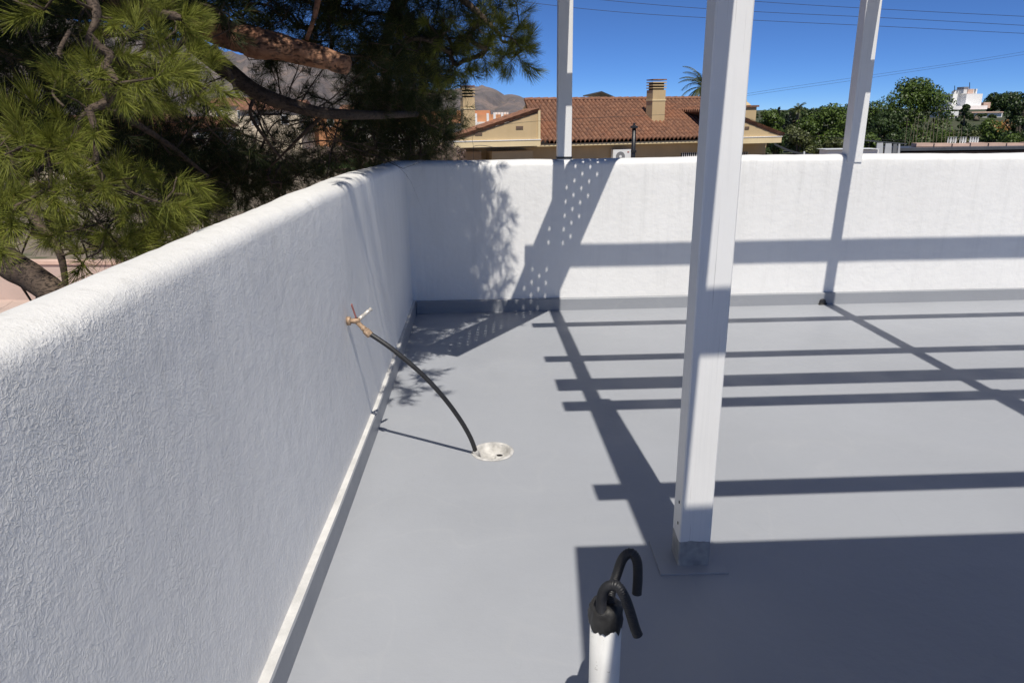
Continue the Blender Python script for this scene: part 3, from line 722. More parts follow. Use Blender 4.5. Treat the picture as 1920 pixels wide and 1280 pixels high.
for i in range(NB, len(pos)):
    a = pos[parent_of[i]]; b = pos[i]; d = b - a; L = np.linalg.norm(d)
    if L < 1e-5: continue
    d /= L; x = np.cross(d, [0.3, .2, 1]); x /= np.linalg.norm(x); y = np.cross(d, x)
    ra = min(.016, .0021 * load[i] ** .42 + .0008); rb = max(.0018, ra * .8)
    m1 = a + (b - a) * .5 + rng.normal(0, .05, 3) * L
    n0_ = len(V)
    for c, r in ((a, ra), (m1, (ra + rb) / 2), (b, rb)):
        for q in range(4):
            an = q * np.pi / 2; V.append(c + (x * np.cos(an) + y * np.sin(an)) * r)
    for s_ in range(2):
        for q in range(4): q2 = (q + 1) % 4; Fq.append((n0_ + s_ * 4 + q, n0_ + s_ * 4 + q2, n0_ + s_ * 4 + 4 + q2, n0_ + s_ * 4 + 4 + q))
inv = np.array(tree.location)
tw = mesh_np('twigs', np.array(V), Fq, M['twig'], tree, 4); tw['kind'] = 'stuff'
# bare dead twigs (seen against the mountain)
V = []; Fq = []
def bare(p, d, L, r, depth):
    global V, Fq
    steps = 4; cur_ = p.copy(); dirc = d.copy(); prev = None
    for s_ in range(steps + 1):
        x = np.cross(dirc, [.3, .2, 1]); x /= np.linalg.norm(x) + 1e-9; y = np.cross(dirc, x); rr = r * (1 - .6 * s_ / steps); n0_ = len(V)
        for q in range(3): an = q * 2 * np.pi / 3; V.append(cur_ + (x * np.cos(an) + y * np.sin(an)) * rr)
        if prev is not None:
            for q in range(3): q2 = (q + 1) % 3; Fq.append((prev + q, prev + q2, n0_ + q2, n0_ + q))
        prev = n0_
        if depth > 0 and s_ > 0 and rng.random() < .8:
            dn = dirc + rng.normal(0, .7, 3); dn /= np.linalg.norm(dn); bare(cur_, dn, L * .55, rr * .6, depth - 1)
        cur_ = cur_ + dirc * L / steps; dirc = dirc + rng.normal(0, .18, 3); dirc /= np.linalg.norm(dirc)
for px, py, Y, dx, dz, L in [(470, 175, 4.3, .3, -.9, .5), (500, 185, 4.3, -.4, -.9, .45), (430, 140, 4.3, -.8, -.4, .5), (540, 196, 4.3, .2, .9, .4), (560, 200, 4.4, .5, .8, .5), (600, 210, 4.5, .1, -1, .5),
                             (640, 214, 4.6, -.3, -1, .5), (520, 190, 4.3, .9, -.3, .6), (590, 205, 4.5, .9, .5, .5), (450, 160, 4.3, -.9, -.6, .6), (400, 290, 4.8, .6, .5, .6), (350, 250, 4.0, .8, .1, .5),
                             (40, 60, 3.4, .4, -.8, .5), (20, 100, 3.4, .8, -.2, .5), (60, 130, 3.4, -.2, -.9, .5), (100, 410, 2.7, .5, -.4, .35), (110, 450, 2.7, .3, -.7, .35), (60, 430, 2.7, -.5, -.5, .3), (660, 125, 4.6, .4, .5, .4), (680, 100, 4.8, .2, .9, .5),
                             (560, 270, 4.5, .8, .1, .5), (500, 270, 4.5, -.6, .3, .5), (620, 250, 4.7, .5, -.5, .5), (240, 420, 3.4, .4, -.6, .5), (20, 500, 2.35, .1, -1, .3), (60, 520, 2.3, -.2, -1, .3)]:
    d = np.array([dx, rng.normal(0, .3), dz]); d /= np.linalg.norm(d); bare(np.array(at(px, py, Y)), d, L, .0055, 3)
dt = mesh_np('dead_twigs', np.array(V), Fq, M['twig'], tree, 4); dt['kind'] = 'stuff'

outw = np.array([.55, -.75, .12])
variants = []
for k in range(7):
    Vt, Ft = tuft_arrays(150 + 8 * k, 0.080 + .004 * (k % 3), .0013, 100 + k, 3, .085 + .010 * (k % 4), (22, 74))
    mv = bpy.data.meshes.new('needle_tuft'); mv.from_pydata([tuple(v) for v in Vt], [], [tuple(int(i) for i in f) for f in Ft])
    # the woody shoot carries the needles
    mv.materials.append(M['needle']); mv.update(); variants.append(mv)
used = 0
for k, (p, kind) in enumerate(allp):
    if kind != 'n' or used >= 295: continue
    nd_ = tuft_node[k]; d = P[k] - pos[parent_of[nd_]]; d = d / (np.linalg.norm(d) + 1e-9) * .6 + outw * .8 + rng.normal(0, .45, 3); d[2] -= .10
    o = bpy.data.objects.new('needle_tuft', variants[rnd.randrange(7)]); C.objects.link(o)
    o.parent = tree; o.matrix_parent_inverse = Matrix.Translation(tree.location).inverted()
    Rm = rotmat(d, rnd.uniform(0, 6.28)); s_ = rnd.uniform(.70, 1.02) * (1.0 if p.y < 3.6 else 1.08)
    o.matrix_basis = Matrix(((*(Rm[0] * s_), p.x), (*(Rm[1] * s_), p.y), (*(Rm[2] * s_), p.z), (0, 0, 0, 1))); used += 1
# companions around the near tufts give each shoot its side shoots, then the mass behind: real geometry in one part
cv = [tuft_arrays(30, .085, .0080, 400 + k, 1, .09) for k in range(4)]  # broad needles so the unseen crown blocks more sun
fv = [tuft_arrays(46, .080, .0021, 300 + k, 1, .07) for k in range(8)]
VV = []; FF = []; VD = []; FD = []; nv = 0; nvd = 0
for k, (p, kind) in enumerate(allp):
    if kind == 'n': continue
    nd_ = tuft_node[k]; d0 = P[k] - pos[parent_of[nd_]]; d0 = d0 / (np.linalg.norm(d0) + 1e-9)
    rep = 3
    for r in range(rep):
        d = d0 * .7 + outw * .35 + rng.normal(0, .6, 3); Rm = rotmat(d, rng.uniform(0, 6.28)); s_ = rng.uniform(.8, 1.15)
        Vt, Ft = (cv[rng.integers(4)] if kind == 'c' else fv[rng.integers(8)]); off = P[k] + (rng.normal(0, .05, 3) if r else 0)
        VV.append(Vt @ Rm.T * s_ + off); FF.append(Ft + nv); nv += len(Vt)
o = mesh_np('needles', np.concatenate(VV), np.concatenate(FF), M['needle_shaded'], tree, 4); o['kind'] = 'stuff'

# ------------------------------------------------------------------ neighbour's house
YAW = R(15); E1 = Vector((math.cos(YAW), math.sin(YAW), 0)); E2 = Vector((-math.sin(YAW), math.cos(YAW), 0)); HO = Vector((1.675, 30, 0)); UP = Vector((0, 0, 1))
def H(u, v, z): return HO + E1 * u + E2 * v + UP * z
house = thing('tiled_house', H(3.5, 1, GZ), 'low ochre house with a terracotta tiled roof beyond the far parapet', 'house')
AX = (E1, E2, UP)
def hbox(m, u0, u1, v0, v1, z0, z1): return m.box(H((u0 + u1) / 2, (v0 + v1) / 2, (z0 + z1) / 2), (u1 - u0, v1 - v0, z1 - z0), 0, AX)
hbox(MB(), -3.1, 10.5, .30, 7.2, GZ, .20).build('wall', M['beige'], house)
hbox(MB(), -2.2, -.55, -.65, .295, GZ, .10).build('side_wall', M['beige'], house)
m = hbox(MB(), -3.10, -2.55, -.35, .295, GZ, .10); m.build('corner_pillar', M['shade_wall'], house)
# wing pediments: vertical gable faces under lean-to slopes
def pediment(u0, u1, z0, zl, zr, v):
    a = [H(u0, v, z0), H(u1, v, z0), H(u1, v, zr), H(u0, v, zl)]; b = [p + E2 * .25 for p in a]
    return MB().add(a + b, [(3, 2, 1, 0), (4, 5, 6, 7), (0, 1, 5, 4), (1, 2, 6, 5), (2, 3, 7, 6), (3, 0, 4, 7)])
pediment(-3.70, -.45, .525, .55, 1.50, -.93).build('gable_wall', M['beige'], house)
hbox(MB(), -.45, -.36, -.99, .28, .30, 1.58).build('gable_edge', M['trim'], house)
hbox(MB(), -3.76, -.36, -1.0, .28, .285, .50).build('fascia_band', M['trim'], house)
hbox(MB(), -3.78, -.34, -1.02, .28, .502, .53).build('fascia_moulding', M['pure_white'], house)
pediment(7.3, 10.28, .425, 1.45, .45, -.93).build('gable_wall', M['beige'], house)
hbox(MB(), 7.3, 10.33, -1.0, .28, .165, .40).build('fascia_band', M['trim'], house)
hbox(MB(), 7.3, 10.35, -1.02, .28, .402, .43).build('fascia_moulding', M['pure_white'], house)
for (u, z) in ((-2.78, .78), (-1.18, .97)): hbox(MB(), u - .14, u + .14, -.96, -.94, z - .05, z + .05).build('vent_slot', M['brown_board'], house)
hbox(MB(), 8.55, 8.75, -.96, -.94, .74, .84).build('vent_slot', M['brown_board'], house)
hbox(MB(), -.35, 7.3, -.12, .28, .215, .31).build('fascia_board', M['trim'], house)
# wavy tile field: real barrel courses with a step at each row
def tilefield(name, A, Udir, Ulen, Sdir, Slen, per=.185, course=.33, h=.045, mat='tiles', skew=0):
    nrm = Udir.cross(Sdir).normalized()
    if nrm.z < 0: nrm = -nrm
    nu = int(Ulen / per) * 6; nrow = max(1, int(Slen / course)); vs = []; fs = []
    for r in range(nrow):
        for e in (0, 1):
            t = (r + e) * Slen / nrow
            for i in range(nu + 1):
                u = max(Ulen * i / nu, skew * t / Slen); ph = i / 6 * 2 * math.pi
                jit = .012 * mnoise.noise((i // 6 * 1.7, r * 2.3, 0))
                vs.append(A + Udir * u + Sdir * t + nrm * (h * 2.9 * (abs(math.cos(ph / 2)) ** .7 - .5) + (.014 if e == 0 else .0) + jit))
    st = nu + 1
    for r in range(nrow):
        b0 = r * 2 * st
        for i in range(nu): fs.append((b0 + i, b0 + i + 1, b0 + st + i + 1, b0 + st + i))
        if r < nrow - 1:
            for i in range(nu): fs.append((b0 + st + i, b0 + st + i + 1, b0 + 2 * st + i + 1, b0 + 2 * st + i))
    # under-closing so the eave has a scalloped lip
    mb = MB().add(vs, fs); n = len(mb.v)
    lip = [Vector(vs[i]) - nrm * .05 for i in range(st)]; mb.add(lip, []); mb.f += [(i, n + i, n + i + 1, i + 1) for i in range(nu)]
    o = mb.build(name, M[mat], house); o['kind'] = 'stuff'; return o
s1 = (H(0, 3.5, 2.0) - H(0, -.22, .42)); sl = s1.length; s1.normalize()
tilefield('roof_tiles', H(-.38, -.22, .42), E1, 9.2, s1, sl, skew=.78)
s2 = (H(-.4, 0, 1.60) - H(-3.85, 0, .57)); s2l = s2.length; s2.normalize()
tilefield('roof_tiles', H(-3.85, -1.05, .58), E2, 1.6, s2, s2l - .02)
s3 = (H(7.3, 0, 1.50) - H(10.42, 0, .47)); s3l = s3.length; s3.normalize()
tilefield('roof_tiles', H(10.42, -1.05, .48), E2, 5.2, s3, s3l)
for i in range(26):   # ridge caps
    u = .38 + i * .35; a = H(u, 3.5, 2.04); b = H(u + .37, 3.5, 2.05)
    MB().tube([a, b], [.085, .10], 8).build('ridge_tile', M['tiles'], house)
hbox(MB(), -.30, -.18, .3, 3.5, .6, 1.75)
# closing gable behind the ridge and rear slope
MB().add([H(0.46, .3, .2), H(0.46, 3.5, 1.9), H(0.46, 7.2, .2)] + [H(8.9, .3, .2), H(8.9, 3.5, 1.9), H(8.9, 7.2, .2)], [(0, 1, 2), (3, 5, 4), (1, 4, 5, 2), (0, 2, 5, 3)]).build('rear_roof', M['beige'], house)
def chimney(u, v, w, zb, zt, slats=3, label=None):
    m = hbox(MB(), u - w / 2, u + w / 2, v - w / 2, v + w / 2, zb, zt - .34); c = m.build('chimney', M['beige'], house)
    hbox(MB(), u - w / 2 - .02, u + w / 2 + .02, v - w / 2 - .02, v + w / 2 + .02, zt - .78, zt - .73).build('moulding', M['trim'], c)
    hbox(MB(), u - w / 2 + .06, u + w / 2 - .06, v - w / 2 + .06, v + w / 2 - .06, zt - .34, zt - .02).build('flue', M['dark'], c)  # dark core, shade between the slats painted in
    for k in range(slats): z = zt - .28 + k * .11; hbox(MB(), u - w / 2 - .02, u + w / 2 + .02, v - w / 2 - .02, v + w / 2 + .02, z, z + .045).build('slat', M['tiles' if k == slats - 1 else 'beige'], c)
    if label: c['label'] = label
    return c
chimney(5.72, 1.6, .60, .5, 2.70, 4, 'chimney rising through the middle of the tiled slope')
chimney(-2.75, .9, .47, .5, 2.44, 4, 'slim chimney at the left wing, white band near its top')
c3 = hbox(MB(), 10.2, 11.0, 2.0, 2.7, .0, 1.62).build('chimney', M['beige'], house); c3['label'] = 'stubby right-hand chimney with a pointed cap'
hbox(MB(), 10.12, 11.08, 1.92, 2.78, 1.62, 1.70).build('cap', M['tiles'], c3)
MB().lathe(H(10.6, 2.35, 1.70), [(.30, 0), (.16, .12), (.10, .14), (.05, .34), (.0, .42)], 8).build('finial', M['beige'], c3)
# window with bars low on the wall
wd = hbox(MB(), 6.35, 7.15, .285, .305, -1.2, -.22).build('window', M['glass'], house)
for k in range(9): hbox(MB(), 6.36 + k * .095, 6.38 + k * .095, .18, .20, -1.25, -.2).build('bar', M['pure_white'], wd)
wd = hbox(MB(), 9.0, 9.6, .285, .305, -1.2, -.25).build('window', M['glass'], house)
for k in range(6): hbox(MB(), 9.03 + k * .1, 9.05 + k * .1, .18, .20, -1.25, -.24).build('bar', M['pure_white'], wd)
ac = thing('air_conditioner', H(3.5, .1, -.4), 'white air conditioning unit with round fan on the ochre house wall', 'air conditioner')
hbox(MB(), 3.10, 3.90, .0, .26, -.52, .02).build('casing', M['ac'], ac, bevel=.02)
def disc(c, r, n=24, mat='grille', t=.02):
    m = MB(); vs = [c + E1 * (r * math.cos(2 * math.pi * k / n)) + UP * (r * math.sin(2 * math.pi * k / n)) for k in range(n)]
    return m.add(vs + [v - E2 * t for v in vs], [tuple(range(n)), tuple(range(2 * n - 1, n - 1, -1))] + [(k, (k + 1) % n, n + (k + 1) % n, n + k) for k in range(n)])
disc(H(3.42, -.002, -.27), .20).build('fan_grille', M['grille'], ac); disc(H(3.42, -.024, -.27), .06, 12, t=.01).build('fan_hub', M['ac'], ac)
hbox(MB(), 3.73, 3.81, -.008, -.001, -.12, -.07).build('badge', M['red'], ac)
cp = at(1125, 183, 38)
cn = thing('metal_canopy', Vector((cp.x, cp.y, 1.0)), 'dark tilted metal canopy just showing above the tiled ridge', 'canopy')
MB().add([at(1093, 179, 37), at(1128, 171, 37), at(1156, 183, 38), at(1118, 181, 39)] + [at(1093, 181, 37), at(1128, 173, 37), at(1156, 185, 38), at(1118, 183, 39)],
         [(0, 1, 2, 3), (7, 6, 5, 4), (0, 4, 5, 1), (1, 5, 6, 2), (2, 6, 7, 3), (3, 7, 4, 0)]).build('roof_sheet', M['dark_panel'], cn)
for px, y in ((1103, 37.3), (1128, 37.5), (1144, 38)):
    a = at(px, 184, y); MB().tube([a, Vector((a.x, a.y, 1.0))], .04, 6).build('leg', M['metal'], cn)
bp = at(1188, 296, 20); vp_ = thing('flue_pipe', Vector((bp.x, bp.y, GZ)), 'thin black flue pipe standing before the house, beside the air conditioner', 'pipe')
a = at(1187, 300, 20); b = at(1189, 240, 20)
MB().tube([Vector((a.x, a.y, GZ)), a, b], .055, 10).build('pipe_shaft', M['metal'], vp_, True)
MB().lathe(b, [(.05, -.02), (.10, .0), (.10, .04), (.03, .07), (.03, .12), (0, .13)], 10).build('pipe_cap', M['metal'], vp_)
MB().lathe(at(1188, 284, 20), [(.055, -.04), (.075, -.03), (.075, .03), (.055, .04)], 10).build('pipe_collar', M['metal'], vp_)
# black awning right of the house
aw = thing('awning', at(1480, 290, 29), 'sagging black shade cloth stretched from the right end of the house', 'awning')
vs = []; fs = []
for i in range(13):
    t = i / 12
    for y, dy in ((27.5, 0), (30.5, 0)):
        p = at(1452 + 72 * t, 272 + 20 * t + 5 * math.sin(math.pi * t) - (4 if y > 29 else 0), y); vs.append(p)
for i in range(12): fs.append((2 * i, 2 * i + 1, 2 * i + 3, 2 * i + 2))
MB().add(vs, fs).build('cloth', M['awning'], aw)
for px, py in ((1464, 292), (1508, 284)):
    a = at(px, py, 28); MB().tube([Vector((a.x, a.y, GZ)), a], .035, 6).build('support_post', M['ac'], aw)

# ------------------------------------------------------------------ buildings further away
def building(name, label, x0, x1, y0, depth, z0, z1, wall, yaw=0, wins=(), roof=None, cat='building', group=None):
    cx = (x0 + x1) / 2; t = thing(name, Vector((cx, y0, z0)), label, cat, group); ax = (Vector((math.cos(yaw), math.sin(yaw), 0)), Vector((-math.sin(yaw), math.cos(yaw), 0)), UP)
    def P_(u, v, z): return Vector((cx, y0, 0)) + ax[0] * u + ax[1] * v + UP * z
    w = (x1 - x0)
    MB().box(P_(0, depth / 2, (z0 + z1) / 2), (w, depth, z1 - z0), 0, ax).build('wall', M[wall], t)
    for (u, z, ww, hh) in wins:
        f = MB().box(P_(u, -.03, z), (ww + .2, .10, hh + .2), 0, ax).build('window', M['pure_white'], t)
        MB().box(P_(u, -.09, z), (ww, .04, hh), 0, ax).build('pane', M['glass'], f)
    if roof == 'tile':
        MB().add([P_(-w / 2 - .4, -.5, z1), P_(w / 2 + .4, -.5, z1), P_(w / 2 + .4, depth / 2, z1 + depth * .17), P_(-w / 2 - .4, depth / 2, z1 + depth * .17), P_(-w / 2 - .4, depth + .5, z1), P_(w / 2 + .4, depth + .5, z1)],
                 [(0, 1, 2, 3), (3, 2, 5, 4), (0, 3, 4), (1, 5, 2), (0, 4, 5, 1)]).build('roof', M['tiles'], t)
    elif roof == 'flat':
        MB().box(P_(0, depth / 2, z1 + .18), (w + .3, depth + .3, .30), 0, ax).build('roof_edge', M['orange_wall'], t)
    return t, P_
a, b = at(790, 275, 90), at(985, 275, 90)
t, P_ = building('apartment_block', 'cream apartment block with salmon terraces behind the slim chimney', a.x - 3, b.x - .5, 90, 12, GZ, .2, 'white_wall', 0,
                 [(-1.3, -.95, 1.0, 1.0), (-5, -.95, 1.0, 1.0), (2.4, -.9, 1, 1)], None)
def pb(u0, u1, v0, v1, z0, z1, n, mat): return MB().box(P_((u0 + u1) / 2, (v0 + v1) / 2, (z0 + z1) / 2), (u1 - u0, v1 - v0, z1 - z0)).build(n, M[mat], t)
pb(-7.5, 1.2, -.6, 4, .18, .42, 'terrace_slab', 'dark_panel'); pb(-7.3, 6.4, .4, 10, .42, 1.35, 'upper_wall', 'orange_wall')
pb(-3.2, -2.6, -.4, 0, -2.4, .18, 'column', 'cream_wall'); pb(1.2, 6.3, -.3, .4, -.2, .55, 'terrace_rail', 'white_wall')
pb(-7.3, -4.6, 2.0, 9, 1.35, 1.95, 'rooftop_room', 'orange_wall'); pb(-3.6, -1.2, 1.5, 9, 1.35, 1.8, 'rooftop_room', 'orange_wall'); pb(-.2, 3.8, 2.0, 9, 1.35, 1.85, 'rooftop_room', 'orange_wall')
pb(4.2, 6.0, 1.5, 8, 1.35, 1.6, 'rooftop_room', 'white_wall')
for u in (1.3, 2.0, 3.4, 4.2, 5.1): pb(u, u + .28, -.2, .1, .5, 1.5, 'roof_pipe', 'pure_white')
for k in range(7): pb(4.0 + k * .35, 4.05 + k * .35, .2, .25, 1.35, 1.85, 'railing_bar', 'grille')
TOWN = [
 (395, 470, 235, 198, 130, 'cream_wall', 'tile', 'cream house under the mountain left of the bare pine twigs'), (455, 560, 262, 205, 110, 'cream_wall', 'tile', 'yellowish house right behind the bare pine twigs'),
 (560, 640, 268, 212, 120, 'orange_wall', 'flat', 'salmon house seen between the pine twigs left of the dark crown'), (225, 300, 285, 232, 80, 'orange_wall', 'tile', 'house with terracotta roof glimpsed through the left pine foliage'),
 (300, 400, 280, 240, 95, 'white_wall', 'tile', 'white house glimpsed low behind the dark centre of the pine'), (600, 700, 262, 226, 140, 'white_wall', 'tile', 'small white house behind the dense pine crown'),
 (640, 760, 240, 206, 190, 'cream_wall', 'tile', 'distant cream house at the mountain foot behind the dense pine crown'), (60, 160, 330, 250, 60, 'cream_wall', 'tile', 'cream house hidden behind the leftmost pine tufts'),
 (700, 800, 285, 240, 100, 'white_wall', 'tile', 'white house at the right edge of the dense pine crown')]
for px0, px1, pyb, pyt, Y, wm_, rf, lab in TOWN:
    a, b = at(px0, pyb, Y), at(px1, pyt, Y); w = b.x - a.x; nwin = max(2, int(w / 3)); wins = [(-w / 2 + w * (k + .5) / nwin, b.z - 1.4, .9, 1.1) for k in range(nwin)]
    building('town_house', lab, a.x, b.x, Y, 8, min(a.z, GZ), b.z, wm_, 0, wins, rf, 'house')

# white castle-like villa on the right hillside
a, b = at(1786, 235, 130), at(1870, 200, 130)
cas = thing('white_villa', at(1815, 225, 130), 'white villa with battlements on the hillside at the right edge', 'villa')
def cbx(px0, px1, py0, py1, y, d, n, mat='pure_white', parent=None):
    p0, p1 = at(px0, py1, y), at(px1, py0, y); return MB().box(((p0.x + p1.x) / 2, y + d / 2, (p0.z + p1.z) / 2), (p1.x - p0.x, d, p1.z - p0.z)).build(n, M[mat], parent or cas)
tw1 = cbx(1783, 1812, 176, 205, 131, 6, 'tower'); tw2 = cbx(1808, 1843, 176, 205, 129.4, 6, 'tower')
cbx(1806, 1814, 168, 176, 129.6, 3, 'turret'); cbx(1814, 1826, 167, 176, 130, 2, 'turret', 'pink')
for px in (1789, 1796, 1803): cbx(px, px + 4, 171, 176, 131, .8, 'merlon')
for px in (1823, 1829): cbx(px, px + 4, 167, 176, 130.2, .8, 'merlon')
cbx(1807, 1817, 163, 168, 131, 2, 'dome', 'grille')
cbx(1780, 1852, 198, 206, 128, 4, 'terrace_wall'); cbx(1843, 1858, 192, 203, 130, 5, 'annex', 'pink')
cbx(1779, 1798, 209, 232, 126, 6, 'lower_wing'); cbx(1824, 1880, 212, 235, 125, 6, 'lower_wing'); cbx(1822, 1882, 209.5, 212, 124.6, 7, 'parapet', 'pink')
for px in (1790, 1850, 1862): cbx(px, px + 5, 218, 228, 124.9, .2, 'window', 'glass')
MB().tube([at(1790, 172, 131), at(1790, 161, 131)], .06, 5).build('antenna_mast', M['wire'], cas)
MB().tube([at(1818, 168, 131), at(1818, 155, 131)], .06, 5).build('antenna_mast', M['wire'], cas)

# brown roof terrace, grey sheets and white box beyond the right part of the parapet
sh = thing('roof_shed', at(1800, 292, 22), 'low building with brown fascia and pink roof coping right of the grey sheets', 'shed')
def sb(px0, px1, py0, py1, y, d, n, mat, parent=None, drop=False):
    p0, p1 = at(px0, py1, y), at(px1, py0, y); z0 = GZ if drop else p0.z
    return MB().box(((p0.x + p1.x) / 2, y + d / 2, (z0 + p1.z) / 2), (p1.x - p0.x, d, p1.z - z0)).build(n, M[mat], parent or sh)
sb(1686, 2250, 278, 292, 22, 1.0, 'fascia', 'brown_board', None, True); sb(1686, 2250, 275.5, 278, 21.9, 1.2, 'roof_edge', 'dark_panel')
for k in range(16):
    px = 1718 + k * 34; sb(px, px + 32.5, 268.5 + (k % 3) * .6 - .25 * k, 275.2 - .25 * k, 22.4, .30, 'coping_tile', 'pink')
MB().bar(at(1580, 260, 21.5), at(1700, 270, 21.5), .05, .03).build('cover_strip', M['dark_panel'], sh)
gs = thing('sheet_screen', at(1660, 292, 21), 'leaning grey and dark sheets beside the brown fascia', 'screen')
for px0, px1, mt, t0 in ((1641, 1655, 'grey_panel', 268), (1657, 1671, 'grey_panel', 269), (1671.6, 1681, 'dark_panel', 270), (1681.5, 1687, 'grey_panel', 270)):
    a, b = at(px0, 300, 21), at(px1, 300, 21); c, d = at(px1 + 1, t0, 21.3), at(px0 + 4, t0, 21.3); n = Vector((0, .04, 0))
    q = [a, b, c, d]; MB().add(q + [p + n for p in q], [(3, 2, 1, 0), (4, 5, 6, 7), (0, 1, 5, 4), (1, 2, 6, 5), (2, 3, 7, 6), (3, 0, 4, 7)]).build('sheet', M[mt], gs)
wb = thing('white_roof_box', at(1610, 292, 20), 'white roof housing between the right post and the grey sheets', 'roof box')
sb(1550, 1648, 281, 296, 20, .5, 'housing', 'pure_white', wb, True); sb(1548, 1650, 279.2, 281, 19.9, .6, 'lid', 'ac', wb)
ch = thing('white_balustrade', at(1805, 262, 34), 'row of small white balusters half hidden in shrubs above the pink coping', 'balustrade')
for k in range(13):
    if k in (4, 8): continue
    px = 1777 + k * 4.6; p = at(px, 268, 34); MB().lathe((p.x, p.y, p.z - .1), [(.05, 0), (.05, .05), (.028, .09), (.05, .2), (.028, .32), (.05, .36)], 8).build('baluster', M['pure_white'], ch, True)
a, b = at(1775, 267.5, 34), at(1836, 267.5, 34); MB().bar(a - UP * .1, b - UP * .1, .14, .05).build('rail', M['pure_white'], ch)

# ------------------------------------------------------------------ trees and shrubs
def leafmesh(name, centers, radii, n, size, mat, parent, squash=.8, seed=0):
    g = np.random.default_rng(seed); k = len(centers); w = np.array(radii) ** 2; idx = g.choice(k, n, p=w / w.sum())
    d = g.normal(size=(n, 3)); d /= np.linalg.norm(d, axis=1)[:, None]; rr = g.uniform(.55, 1.05, n) ** .6
    c = np.array(centers)[idx] + d * (np.array(radii)[idx] * rr)[:, None] * np.array([1, 1, squash])
    nrm = d + g.normal(0, .6, (n, 3)) + np.array([0, 0, .4]); nrm /= np.linalg.norm(nrm, axis=1)[:, None]
    x = np.cross(nrm, g.normal(size=(n, 3))); x /= np.linalg.norm(x, axis=1)[:, None]; y = np.cross(nrm, x)
    s_ = size * g.uniform(.6, 1.3, n)[:, None]
    V = np.stack([c - x * s_, c - y * s_ * .55, c + x * s_, c + y * s_ * .55], 1).reshape(-1, 3); Fc = np.arange(n * 4).reshape(n, 4)
    return mesh_np(name, V, Fc, M[mat], parent, 4)
TREES_G = 'broad-leaved trees beyond the far parapet'
def broad_tree(label, px, ptop, hw, Y, mat, n, seed, name='broadleaf_tree', cat='tree', group=TREES_G, size=None, pbot=300, blobs=34):
    g = random.Random(seed); top = at(px, ptop, Y); r = hw / F * Y; z0 = gz(top.x, Y); zb = max(z0 + .3, at(px, pbot, Y).z)
    t = thing(name, Vector((top.x, Y, z0)), label, cat, group); hh = (top.z - zb) / 2; cz = (top.z + zb) / 2
    cs, rs = [], []
    for k in range(blobs):
        a = g.uniform(0, 6.28); q = g.random() ** .5; zz = g.uniform(-1, 1); e = math.sqrt(max(.05, 1 - zz * zz * .9)) if zz > 0 else 1 - .15 * abs(zz)
        br = r * g.uniform(.20, .36); br = min(br, hh * .6)
        cs.append((top.x + math.cos(a) * q * e * (r - br * .7), Y + math.sin(a) * q * e * (r - br * .7), cz + zz * (hh - br * .75))); rs.append(br)
    leafmesh('crown', cs, rs, n, size or max(.07, Y * .0017), mat, t, .85, seed)
    tr = MB().tube([Vector((top.x, Y, z0)), Vector((top.x + .1, Y, z0 + (cz - z0) * .6)), Vector((top.x, Y, cz))], [r * .10 + .05, r * .07 + .04, .04], 8)
    tr.build('trunk', M['stem'], t, True)
    m = MB()
    for k in range(0, blobs, 3): m.tube([Vector((top.x, Y, z0 + (cz - z0) * .5)), Vector(cs[k]).lerp(Vector((top.x, Y, cz)), .5), Vector(cs[k])], [.07, .045, .02], 5)
    m.build('limbs', M['stem'], t)
    return t
broad_tree('rounded green tree right behind the stubby pointed chimney', 1440, 203, 36, 55, 'leaf', 5200, 1)
broad_tree('dark bushy tree between the cypresses and the right post', 1552, 190, 52, 50, 'leaf', 9000, 2)
broad_tree('mid green tree partly behind the right post', 1612, 182, 50, 54, 'leaf_dark', 9000, 3)
broad_tree('tallest big leafy tree, right of the right post', 1712, 146, 74, 52, 'leaf', 15000, 4, blobs=48)
broad_tree('leafy lower tree joining the tallest one on its left', 1660, 208, 48, 48, 'leaf_dark', 7500, 5)
broad_tree('dark tree behind the white villa, right of its towers', 1885, 172, 34, 150, 'leaf_dark', 5000, 6)
broad_tree('dark tree at the far right edge of the view', 1925, 168, 42, 60, 'leaf_dark', 8000, 7)
broad_tree('round tree on the slope below the white villa', 1845, 232, 50, 60, 'leaf_dark', 6500, 8)
broad_tree('small tree growing before the villa towers', 1812, 196, 15, 100, 'leaf_dark', 2200, 21, pbot=240, blobs=14)
SH = 'shrubs beyond the far parapet'
